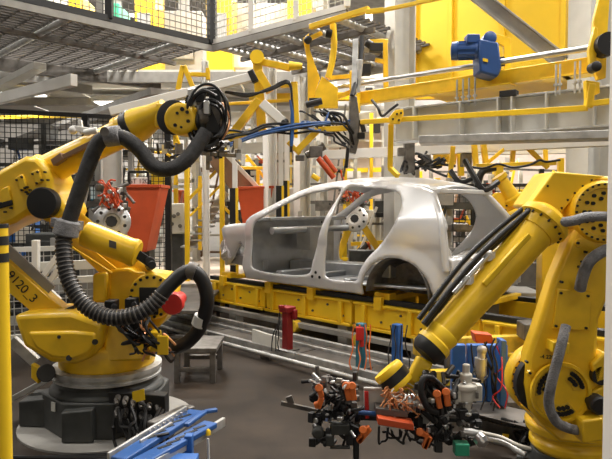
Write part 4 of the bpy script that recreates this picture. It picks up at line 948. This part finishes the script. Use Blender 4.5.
part(t, 'hose', MB().tube([b+V((0, -.1, 0)), q(-20, -40, -.1), q(-24, -24, -.1), q(-16, -6, -.1)], .05, 10), 'blk')
part(t, 'bolt', bolts(MB(), q(12, -2, -.01), FR, .12, .014, 12), 'ink')
part(t, 'forearm', MB().hull([q(dx, dy, k-.2) for dx, dy in ((-6, 6), (14, -4), (30, 2), (26, 20), (4, 24)) for k in (0, .25)]), 'yel2', .03)
def tool_changer(label, x, y, Y, R, tilt):
    t = thing('tool_changer', label, 'robot tool', P(x, y, Y)); c = P(x, y, Y); ax = V(tilt).normalized()
    m = MB().lathe(c, ax, [(-.05, R*.9), (0, R), (.03, R), (.035, R*.96), (.036, R*.45), (.02, R*.42)], 36); part(t, 'disc', m, 'steel', ang=35)
    part(t, 'disc_hole', bolts(bolts(MB(), c+ax*.032, ax, R*.72, R*.10, 9, h=.006), c+ax*.02, ax, R*.02, R*.32, 1, h=.012), 'ink')
    m = MB(); clutter(m, x-14, x+16, y-36, y-12, Y+.03, Y+.25, 40, .02, .08); part(t, 'valve_stack', m, 'iron', .003)
    m = MB(); clutter(m, x-12, x+14, y-34, y-14, Y-.10, Y+.05, 18, .015, .05); part(t, 'fitting', m, 'steel', .003)
    m = MB()
    for k in range(16): m.tube(wander(P(x+rnd.uniform(-16, 8), y-rnd.uniform(22, 42), Y), P(x+rnd.uniform(-14, 14), y-rnd.uniform(14, 22), Y-.05), 4, .05, -.03), .010, 6)
    part(t, 'hose', m, 'orange', label='red rubber hose')
    return t
t = tool_changer('steel tool changer disc with red hoses between left robot arm and bin', 112, 222, 6.2, .19, (.25, -1, .25))
part(t, 'support_arm', MB().beam(P(104, 238, 6.4), P(92, 270, 6.6), .12, .12).box((P(92, 270, 6.6).x, 6.6, .5), (.2, .2, 1.0)), 'mgrey', .01)
t = tool_changer('steel tool changer disc seen through the rear door opening of the car', 355, 219, 9.0, .20, (-.2, -1, .3))
part(t, 'support_arm', MB().beam(P(344, 196, 9.2), P(384, 258, 9.2), .10, .10).beam(P(362, 192, 9.2), P(338, 258, 9.2), .10, .10), 'yel', .006)
part(t, 'pedestal', MB().box((P(362, 250, 9.3).x, 9.3, .45), (.4, .3, .9)), 'dark', .01)

# ------------------------------------------------------------------ left background: bins, stair, cabinets
def hopper(label, pts, Y, dpt):
    t = thing('parts_bin', label, 'bin', P(*pts[2], Y)); t.location = V((P(*pts[2], Y).x, Y, 0)); ORG[t.name] = t.location.copy()
    part(t, 'shell', MB().plate(pts, Y, dpt), 'orange', .01)
    a, b = P(*pts[0], Y), P(*pts[1], Y); part(t, 'rim', MB().beam(a+V((0, -.01, 0)), b+V((0, -.01, 0)), .03, .04).beam(a, a+V((0, dpt, 0)), .03, .04).beam(b, b+V((0, dpt, 0)), .03, .04), 'orange', .004)
    c = (P(*pts[2], Y)+P(*pts[3], Y))/2; part(t, 'frame', MB().box((c.x, Y+dpt/2, c.z/2), (.25, .25, c.z)), 'dark')
    return t
hopper('tall orange-red hopper bin beneath the ST 120 sign', [(125, 186), (160, 186), (146, 252), (128, 252)], 7.6, .5)
hopper('square orange-red bin below the brown chute', [(237, 188), (273, 187), (268, 226), (243, 226)], 9.6, .6)
hopper('tiny distant dark red hopper beyond the control cabinet', [(173, 191), (182, 191), (179, 205), (175, 205)], 13, .5)
sg = thing('station_sign', 'small white hanging station sign reading ST 120', 'sign', P(139, 186, 7.7))
part(sg, 'board', MB().plate([(131, 177.5), (147, 177), (147, 185), (131, 185.5)], 7.7, .02), 'label', .003)
part(sg, 'frame', MB().beam(P(129, 172, 7.75), P(148, 172, 7.75), .03, .03).beam(P(129, 172, 7.75), P(129, 187, 7.75), .03, .03).beam(P(148, 172, 7.75), P(148, 187, 7.75), .03, .03), 'ink')
text(sg, 'sign_text', 'ST 120', P(139, 181.3, 7.69), .085, 'ink', (1, 0, 0), (0, 0, 1))
cb = thing('control_cabinet', 'cream machine control cabinet with small knobs, left of the yellow stair', 'cabinet', (P(174, 215, 10.5).x, 10.5, .43))
part(cb, 'body', MB().plate([(163, 204), (184, 203), (185, 234), (163, 234)], 10.5, .5), 'cream', .015)
m = MB()
for x, y in ((168, 215), (174, 216), (178, 214), (180, 226), (172, 224)): m.cyl(P(x, y, 10.48), P(x, y, 10.5), .035, n=10)
part(cb, 'knob', m, 'iron'); part(cb, 'screen', MB().plate([(154, 206), (161, 206), (161, 226), (154, 226)], 10.45, .2), 'glass', .01)
part(cb, 'plinth', MB().plate([(165, 234), (183, 234), (183, 271.5), (165, 271.5)], 10.55, .4), 'dark')
sr = thing('stair', 'cream-yellow tubular stair and guard rails by the brown chute', 'stair', (P(205, 220, 10.2).x, 10.2, .43))
for i, (a, b) in enumerate((((188, 166), (188, 250)), ((200, 176), (200, 250)), ((223, 158), (223, 250)), ((240, 166), (240, 190)), ((258, 170), (258, 190)), ((275, 168), (275, 185)))): part(sr, 'post', MB().beam(P(*a, 10.3), P(*b, 10.3), .06, .06), 'yel2', .006)
part(sr, 'handrail', MB().beam(P(188, 200, 10.2), P(222, 165, 10.2), .05, .05).beam(P(190, 216, 10.2), P(222, 184, 10.2), .04, .04).beam(P(240, 168, 10.2), P(276, 168, 10.2), .05, .05).beam(P(223, 206, 10.2), P(240, 224, 10.2), .05, .05).beam(P(246, 155, 10.3), P(268, 182, 10.3), .05, .05), 'yel2', .006)
m = MB()
for k in range(8): m.box(P(192+k*4.2, 246-k*6.5, 10.5), (.30, .5, .03))
part(sr, 'tread', m, 'galv'); part(sr, 'stringer', MB().beam(P(188, 250, 10.4), P(226, 192, 10.4), .05, .14), 'cream')
for px in (187, 222): single('guard_post', 'bright yellow upright left of the control cabinet stair' if px == 187 else 'bright yellow upright rising past the brown chute', 'post', MB().box((P(px, 200, 9.2).x, 9.2, 1.2), (.07, .07, 2.4)), 'yel2', .006)
ch = thing('chute', 'brown sheet steel chute sloping down behind the orange bin', 'chute', P(240, 190, 10.8))
part(ch, 'trough', MB().plate([(200, 152), (220, 150), (264, 196), (264, 224), (244, 206)], 9.9, .4), 'brown', .01)
part(ch, 'side_rail', MB().beam(P(222, 150, 9.85), P(266, 196, 9.85), .07, .07), 'cream', .006)
for px, lb, Y, z1 in ((233, 'black and yellow banded sensor post left of the windscreen pillar', 8.9, 1.85), (279, 'black light-curtain post with yellow edge behind the front door opening', 9.4, 1.9), (285, 'black light-curtain post partnering the one behind the door opening', 9.9, 2.0)):
    x = P(px, 200, Y).x; t = thing('light_curtain_post', lb, 'post', (x, Y, 0))
    part(t, 'column', MB().box((x, Y, z1/2), (.09, .09, z1)), 'blkm', .005); part(t, 'edge_strip', MB().box((x+.06, Y-.02, z1/2), (.035, .05, z1)), 'yel2'); part(t, 'cap', MB().box((x+.03, Y, z1+.4), (.07, .07, .8)), 'white')
m = MB()
for px in (300, 302): pass
sc = single('grey_cabinet', 'plain pale grey cabinet standing behind the windscreen opening', 'cabinet', MB().box((P(296, 200, 10.6).x, 10.6, 1.15), (.5, .3, 1.5)), 'lgrey', .01)
# ------------------------------------------------------------------ mesh fences
def fence(name, label, A, B, z0, z1, step, frame_m, wire_m, posts=3, t=.006, fr=.04, cat='fence', group=None):
    A, B = V(A), V(B); L = (B-A).length; d = (B-A).normalized()
    o = thing(name, label, cat, V((A.x, A.y, z0)), group)
    m = MB(); n = int(L/step); h = z1-z0
    for i in range(n+1): q = A+d*(L*i/n); m.beam(V((q.x, q.y, z0)), V((q.x, q.y, z1)), t, t)
    k = int(h/step)
    for i in range(k+1): z = z0+h*i/k; m.beam(V((A.x, A.y, z)), V((B.x, B.y, z)), t, t)
    part(o, 'wire_mesh', m, wire_m)
    m = MB().beam(V((A.x, A.y, z0)), V((B.x, B.y, z0)), fr, fr*1.4).beam(V((A.x, A.y, z1)), V((B.x, B.y, z1)), fr, fr); part(o, 'frame', m, frame_m)
    for i in range(posts): q = A+d*(L*i/(posts-1)); part(o, 'post', MB().box((q.x, q.y, (z0+z1)/2), (fr*1.5, fr*1.5, h)), frame_m)
    return o
ZD = 4.0                                # mezzanine deck level
K = Pz(212, 44, ZD)                     # inner corner of the L-shaped deck
dA = (Pz(20, 0, ZD)-K).normalized(); dB = (Pz(330, 13, ZD)-K).normalized()
nA = V((-dA.y, dA.x, 0)); nA = nA if nA.y > 0 else -nA
nB = V((-dB.y, dB.x, 0)); nB = nB if nB.y > 0 else -nB
EA = K+dA*6.5; EB = K+dB*2.5
fence('mezzanine_fence', 'black framed wire mesh fence along the mezzanine edge, upper left', K, EA, ZD+.02, ZD+2.0, .09, 'blkm', 'iron', 5, .010, .06)
fence('mezzanine_fence', 'white framed wire mesh fence on the right-hand edge of the mezzanine', K, EB, ZD+.02, ZD+1.9, .09, 'white', 'lgrey', 4, .009, .05)
single('black_column', 'black square post at the inner corner of the mezzanine fences', 'column', MB().box((K.x, K.y, ZD+1.2), (.12, .12, 2.4), .6), 'blkm', .004)
def deck(label, O, d1, L1, d2, L2, sp=.12):
    t = thing('mezzanine_deck', label, 'deck', O)
    m = MB(); n = int(L2/sp)
    for i in range(n): q = O+d2*(i*sp); m.beam(q, q+d1*L1, .045, .035)
    n = int(L1/.22)
    for i in range(n): q = O+d1*(i*.22); m.beam(q, q+d2*L2, .014, .03)
    part(t, 'grating', m, 'dgrey')
    part(t, 'edge_channel', MB().beam(O-V((0, 0, .05)), O+d1*L1-V((0, 0, .05)), .05, .09).beam(O+d2*L2-V((0, 0, .10)), O+d1*L1+d2*L2-V((0, 0, .10)), .06, .22), 'mgrey', .004)
    for i in range(5):
        q = O+d1*(L1*(i+.35)/4.7)-V((0, 0, .14)); part(t, 'joist', MB().cyl(q+V((0, 0, .08)), q+d2*L2+V((0, 0, .08)), .045), 'galv')
    for i in range(2):
        q = O+d2*(L2*(i+.5)/2)-V((0, 0, .10)); part(t, 'joist', MB().beam(q, q+d1*L1, .05, .07), 'dgrey')
    return t
deck('steel grating mezzanine over the left robot, seen from beneath', K+V((0, 0, -.02)), dA, 7.5, nA, 4.0)
deck('narrower grating walkway returning right toward the yellow lift frame', K+V((0, 0, -.022)), dB, 2.5, nB, 2.4)
t = thing('lower_ceiling', 'pale panelled underside of the lower deck beyond the grating mezzanine', 'deck', (-4, 12, 3.8))
for i in range(6):
    for j in range(4):
        part(t, 'panel', MB().box((-9+i*1.72, 11.4+j*1.5, 3.96), (1.68, 1.46, .04)), 'lgrey')
part(t, 'bearer', MB().beam((-9.8, 10.7, 3.85), (.4, 10.7, 3.85), .10, .18).beam((-9.8, 13.2, 3.85), (.4, 13.2, 3.85), .10, .16).beam((-9.8, 16.2, 3.85), (.4, 16.2, 3.85), .10, .16), 'mgrey')
def column(label, px, Y, w, z1, m='lgrey', rz=.6):
    x = P(px, 200, Y).x; return single('steel_column', label, 'column', MB().hcol((x, Y), 0, z1, w, rz), m, .003)
column('slim white column under the inner corner of the mezzanine', 206, K.y+.2, .07, ZD-.2, 'white')
column('white H column left of the yellow lift frame', 270, 9.6, .15, ZD-.2, 'white')
column('grey H column behind the windscreen pillar of the car', 302, 10.4, .2, ZD-.2)
column('far pale column between the jig frame and the lift frame', 318, 13, .3, 7, 'lgrey')
q = Pz(102, 27, ZD); single('bracket_column', 'short pale bracket column fixed to the mezzanine fence', 'column', MB().box(q+V((0, -.03, .6)), (.10, .08, 1.2)), 'lgrey', .005)
# low beams under the deck at the left
for (a, b, z, w, h, mt, lb) in (((-20, 104), (74, 80), 3.3, .10, .16, 'white', 'white beam crossing at the left above the robot elbow'), ((-20, 96), (40, 66), 3.6, .18, .10, 'lgrey', 'pale beam slanting up to the left under the mezzanine'),
                                ((20, 140), (160, 92), 3.3, .3, .10, 'mgrey', 'wide flat grey duct running under the mezzanine'), ((-20, 62), (160, 84), 3.85, .10, .2, 'dgrey', 'dark channel beam under the grating deck'),
                                ((200, 150), (320, 146), 2.75, .20, .20, 'lgrey', 'pale box duct behind the jig hoses')):
    single('overhead_beam', lb, 'beam', MB().beam(Pz(*a, z), Pz(*b, z), w, h), mt, .004)
# fences on the floor
fence('safety_fence', 'black mesh safety fence far left beyond the elbow of the robot', (-5.6, 8.2, 0), (-2.2, 9.6, 0), .1, 2.95, .075, 'blkm', 'blk', 4, .010, .06)
fence('safety_fence', 'grey mesh safety panel low behind the numbered yellow beam', (-3.2, 5.9, 0), (-1.9, 6.6, 0), .25, 1.15, .07, 'lgrey', 'galv', 2, .008, .05)
fence('safety_fence', 'black mesh safety panel seen through the open hatch of the car', (1.85, 11, 0), (4.2, 10.6, 0), .3, 1.95, .10, 'blkm', 'blk', 3, .014, .06)
t = thing('brace_frame', 'white crossed brace frame between the post and ribbed hose', 'frame', (-2.5, 5.7, 0))
part(t, 'post', MB().beam(P(36, 240, 5.6), P(36, 320, 5.6), .06, .06), 'white', .005)
part(t, 'rail', MB().beam(P(-10, 269, 5.6), P(100, 264, 5.7), .05, .09).beam(P(52, 281, 5.9), P(112, 278, 5.9), .05, .07), 'lgrey', .005)
part(t, 'brace', MB().beam(P(38, 284, 5.55), P(62, 250, 5.55), .05, .05).beam(P(44, 290, 5.6), P(68, 256, 5.6), .05, .05).beam(P(34, 276, 5.6), P(60, 300, 5.6), .04, .04), 'white', .005)
single('floor_strut', 'bare steel strut on the floor left of the octagonal base', 'strut', MB().beam(P(12, 340, 4.6), P(36, 362, 4.6), .05, .08).beam(P(12, 399, 4.4), P(52, 377, 4.4), .05, .04), 'galv', .004)
single('terminal_bracket', 'small yellow bracket with black motor end on the dark base, left side', 'bracket', MB().plate([(31, 364), (38, 368), (38, 384), (31, 378)], 4.05, .05), 'yel2', .004)
single('floor_motor', 'round black motor end beside the small yellow bracket', 'motor', MB().cyl(P(46, 373, 4.0), P(46, 373, 4.15), .06, n=20), 'blk', .005)

# ------------------------------------------------------------------ distant machinery, each its own object
k = 0
rk = ['dark racking bay beyond the black fence, %s', ]
def rack(label, x, y, w, z, m1='dark'):
    t = thing('storage_rack', label, 'rack', (x, y, 0))
    for sx in (-w/2, 0, w/2): part(t, 'upright', MB().box((x+sx, y, z/2), (.09, .5, z)), m1, 0)
    for zz in (.3, .9, 1.5, 2.1):
        if zz < z: part(t, 'shelf', MB().box((x, y, zz), (w, .5, .06)), m1)
    return t
rack('dark blue-grey rack behind the black fence, far left', -5.6, 10.6, 2.2, 3.0, 'dark')
rack('pale storage rack under the deck behind the robot forearm', -3.4, 12.6, 2.2, 2.9, 'lgrey')
rack('tall dark rack behind the open hatch of the car', 3.4, 13.2, 2.0, 2.2, 'dark')
cols_ = ['mgrey', 'lgrey', 'blue', 'cream', 'dark', 'white', 'teal', 'orange', 'yeld']
names = {'mgrey': 'mid-grey', 'lgrey': 'pale grey', 'blue': 'blue', 'cream': 'cream', 'dark': 'dark grey', 'white': 'white', 'teal': 'teal', 'orange': 'orange-red', 'yeld': 'ochre yellow'}
def cab(label, px, Y, w, h, m, z0=0, name='machine_cabinet', cat='cabinet', detail=True):
    x = P(px, 200, Y).x; t = thing(name, label, cat, (x, Y, z0))
    part(t, 'body', MB().box((x, Y, z0+h/2), (w, .6, h)), m, .015)
    if detail:
        dr_ = part(t, 'door', MB().box((x-w*.02, Y-.31, z0+h*.52), (w*.8, .03, h*.8)), m, .01)
        part(dr_, 'handle', MB().box((x+w*.28, Y-.34, z0+h*.5), (.04, .03, .18)), 'iron')
    return t
cab('blue cabinet at floor level beyond the far-left fence', 18, 11.5, .7, 1.9, 'blue')
cab('dark cabinet behind the white crossed brace frame', 62, 8.6, .8, 1.2, 'dark')
cab('teal cabinet glimpsed behind the round black elbow cover', 92, 9.8, .6, 1.7, 'teal')
cab('pale grey tall cabinet behind the orange hopper', 148, 14, 1.0, 2.3, 'lgrey')
cab('white equipment cabinet right of the yellow stair, far back', 212, 14.5, 1.0, 2.0, 'white')
cab('dark machine block behind the front door opening of the car', 262, 12.5, 1.0, 1.5, 'dark')
cab('mid-grey cabinet far behind the middle of the car roof', 372, 14.2, .9, 1.75, 'mgrey')
cab('blue-grey cabinet by the rear door opening, beyond the tool changer', 384, 12.2, .7, 1.5, 'cream')
cab('pale grey machine enclosure behind the car hatch, far right', 446, 15.5, 1.6, 1.9, 'lgrey')
cab('dark low machine behind the distant robot shoulder', 528, 9.5, 1.0, 1.2, 'dark')
cab('mid-grey cabinet low behind the right robot forearm', 505, 7.0, .7, .62, 'mgrey')
for i, (x0, x1, py, Y, h, m, lb) in enumerate(((270, 420, 152, 14.0, .9, 'brick', 'pinkish wall cladding panel between the white beam and car roof'), (398, 640, 160, 15, 1.6, 'brick', 'wide pinkish cladding panel behind the rear jig frames'))):
    a, b = P(x0, py+14, Y), P(x1, py+14, Y); single('cladding_panel', lb, 'panel', MB().box(((a.x+b.x)/2, Y, (a.z+h)/2), (b.x-a.x, .1, a.z+h)), m, .01)
# overhead runs far behind: beams, ducts, cable ladders
runs = [(230, 420, 62, 12, .25, 'white', 'far white overhead beam, highest of the run behind the lift frame'), (240, 400, 78, 13.5, .16, 'lgrey', 'far pale overhead beam under the highest white one'),
        (250, 470, 98, 11.5, .14, 'yel2', 'far yellow overhead rail behind the steel shaft'), (160, 420, 120, 14.5, .30, 'white', 'far deep white overhead beam at the level of the wrist'), (120, 330, 136, 16, .22, 'lgrey', 'far pale grey duct passing over the brown chute'),
        (130, 560, 170, 17, .16, 'white', 'distant white rail low over the stair'), (300, 420, 44, 15, .22, 'lgrey', 'distant grey girder behind the curved yellow arm'), (-20, 140, 118, 12, .06, 'yel2', 'thin yellow handrail above the black fence'),
        (470, 640, 152, 11, .12, 'cream', 'cream duct between the girder and the distant robot')]
for x0, x1, py, Y, h, m, lb in runs:
    a, b = P(x0, py, Y), P(x1, py-3, Y*.93); single('overhead_rail', lb, 'rail', MB().beam(a, b, h, h), m, .005)
# upper floor equipment behind mesh fences
ups = [(40, 14, 11.5, .8, 'lgrey', 'pale duct box on the mezzanine, far left'), (80, 6, 12.5, .35, 'yel2', 'yellow machine on the mezzanine behind the black fence'), (118, 20, 13, .3, 'green', 'small green unit on the mezzanine behind the black fence'),
       (150, 8, 12, .4, 'yel2', 'yellow frame unit on the mezzanine right of the small green unit'), (185, 18, 13.5, .9, 'mgrey', 'grey machine behind the corner of the black fence'), (222, 8, 12, .5, 'yel', 'narrow yellow unit behind the white mesh fence'),
       (262, 2, 13, 1.3, 'lgrey', 'pale duct box behind the white mesh fence'), (300, 0, 12.5, .5, 'hood', 'yellow unit behind the right end of the white mesh fence')]
for px, py, Y, w, m, lb in ups:
    q = P(px, py, Y); z0 = ZD-.02; t = thing('upper_machine', lb, 'machine', (q.x, Y, z0))
    part(t, 'body', MB().box((q.x, Y, z0+.9), (w, .8, 1.8)), m, .02)
    part(t, 'duct', MB().cyl((q.x, Y-.1, z0+1.8), (q.x, Y-.1, z0+2.6), .12).box((q.x, Y-.45, z0+1.0), (w*.6, .1, .5)), 'mgrey', .01)
# uprights scattered through the middle distance
ups2 = [(162, 15, .09, 3.6, 'mgrey'), (176, 12, .08, 3.2, 'yel2'), (243, 15, .12, 4.6, 'lgrey'), (290, 12.4, .07, 3.0, 'yel2'), (330, 15, .14, 6, 'lgrey'), (345, 12.2, .08, 2.6, 'yel2'), (371, 12.5, .07, 3.5, 'yel2'), (420, 12.5, .08, 2.3, 'yel2'), (437, 11.2, .10, 2.1, 'yel2'), (368, 17, .18, 7, 'white'), (478, 12, .08, 2.6, 'lgrey'), (560, 9, .08, 2.3, 'yel2'), (541, 10, .07, 2.2, 'blkm'), (574, 8.2, .06, 2.35, 'yel2')]
nm = {'mgrey': 'grey', 'yel2': 'yellow', 'lgrey': 'pale grey', 'white': 'white', 'blkm': 'black'}
where = ['beyond the tall orange hopper', 'beside the cream control cabinet', 'above the square orange bin', 'behind the windscreen frame', 'far behind the lift frame pivot', 'above the B-pillar of the car', 'left of the broad H column, above the roof', 'right of the broad H column', 'seen in the hatch opening, left edge', 'rising far back beside the broad H column', 'above the hatch opening, far back', 'between the forearm and arm of the near robot', 'just left of the near robot hood, dark', 'against the right side of the near robot hood']
for (px, Y, w, z1, m), wh in zip(ups2, where):
    x = P(px, 200, Y).x; single('upright_post', 'slim %s upright %s' % (nm[m], wh), 'post', MB().box((x, Y, z1/2), (w, w, z1)), m, .004)
# overhead lamps seen far back
# conveyor rear stretch between the forearm and the car
cv2 = thing('transfer_conveyor', 'yellow transfer beams and rollers crossing behind the near robot forearm', 'conveyor', (2.2, 5.6, 0))
part(cv2, 'side_beam', MB().beam(V((.9, 4.95, .42)), V((3.2, 5.3, .42)), .08, .14).beam(V((1.0, 4.75, .22)), V((3.2, 5.0, .22)), .08, .12), 'yeld', .008)
part(cv2, 'gear_box', MB().box((1.95, 5.0, .55), (.30, .2, .14)).cyl((2.0, 4.85, .6), (2.3, 4.85, .58), .06).cyl((2.0, 4.85, .30), (2.15, 4.85, .30), .08), 'iron', .01)
part(cv2, 'leg', MB().box((1.2, 4.95, .19), (.08, .08, .38)), 'iron'); part(cv2, 'leg', MB().box((2.9, 5.2, .19), (.08, .08, .38)), 'iron')
single('guard_column', 'yellow box column behind the near robot elbow', 'column', MB().box((P(547, 250, 6.2).x, 6.2, .85), (.16, .16, 1.7)), 'yel', .008)

# machine frames crowding the middle distance: uprights, rails, drives, pipes
def machine(label, px, Y, w, z0, z1, seed, cs=('lgrey', 'mgrey', 'yel2', 'iron', 'white')):
    g = random.Random(seed); x = P(px, 200, Y).x; t = thing('assembly_machine', label, 'machine', (x, Y, z0)); h = z1-z0
    for s in (-1, 0, 1):
        part(t, 'upright', MB().box((x+s*w/2, Y+.1, z0+h/2), (.07, .07, h)), cs[0], 0)
    for i in range(int(h/.35)):
        z = z0+.2+i*.35; part(t, 'cross_rail', MB().beam((x-w/2, Y, z), (x+w/2, Y, z+g.uniform(-.06, .06)), .05, g.choice((.04, .06, .10))), g.choice(cs), 0)
    for i in range(int(6*w*h/1.5)+4):
        q = (x+g.uniform(-w/2, w/2), Y-.1+g.uniform(-.2, .2), z0+g.uniform(.1, h-.05)); k = g.random(); m = MB()
        if k < .5: m.box(q, (g.uniform(.08, .35), .2, g.uniform(.06, .3))); n = 'housing'
        elif k < .8: m.cyl(q, V(q)+V((g.uniform(-.3, .3), 0, g.uniform(-.4, .4))), g.uniform(.02, .06), n=10); n = 'pipe'
        else: m.tube(wander(q, V(q)+V((g.uniform(-.5, .5), -.1, g.uniform(-.5, .2))), 4, .1, .1), .02, 6); n = 'hose'
        part(t, n, m, g.choice(cs+('dark', 'blkm', 'cream') if n != 'hose' else ('blk', 'orange', 'bluer')), 0)
    for s in (-.25, .25): part(t, 'brace', MB().beam((x+s*w-.2, Y-.05, z0+.1), (x+s*w+.2, Y-.05, z0+h*.9), .04, .04), g.choice(cs), 0)
B1 = ('lgrey', 'mgrey', 'yel2', 'iron', 'white'); B2 = ('mgrey', 'dgrey', 'dark', 'iron', 'lgrey'); B3 = ('mgrey', 'yel2', 'iron', 'brown', 'cream')
for a in (('crowded machine frame beyond the windscreen header of the car', 322, 11.6, 1.3, .4, 3.1, 1, B1), ('crowded machine frame above the B-pillar, behind the weld gun', 352, 13.4, 1.4, .4, 4.2, 2, B1),
          ('grey machine frame just right of the broad H column, over the roof', 418, 10.6, 1.2, 0, 2.3, 3, B3), ('machine frame behind the hanging trussed jig', 470, 12.6, 1.6, 0, 2.6, 4, B3), ('machine frame in the gap left of the near robot hood', 522, 11.4, 1.5, 0, 2.5, 5, B1),
          ('low machine frame behind the near robot forearm', 535, 7.6, 1.1, 0, 1.5, 6, B2), ('machine frame seen between the stair and the square orange bin', 226, 12.8, 1.3, .4, 2.6, 7, B3), ('machine frame behind the tall orange bin', 150, 11.8, 1.4, 0, 3.0, 8, B1),
          ('machine frame under the robot forearm, behind the tool changer', 96, 9.0, 1.0, 0, 2.4, 9, B2), ('dark machine frame behind the elbow, inside the fence', 40, 10.4, 2.2, 0, 3.0, 10, B2), ('machine frame left of the windscreen pillar, far back', 285, 13.8, 1.5, .3, 3.6, 11, B1),
          ('dark machine frame low behind the brace frame', 50, 7.2, 1.6, 0, 1.2, 12, B2), ('machine frame seen through the front door opening', 300, 9.6, .9, .4, 1.5, 13, B3), ('machine frame seen through the rear door opening', 378, 10.0, .9, .4, 1.7, 14, B1),
          ('tall frame far back between lift frame and H column', 372, 16.5, 2.0, 1.5, 6.5, 15, B1), ('tall frame far back above the jig frame', 280, 17.5, 2.6, 2.0, 6.8, 16, B1), ('dark machine frame seen through the tailgate opening', 450, 9.4, 1.1, 0, 1.75, 17, B2)):
    machine(*a)
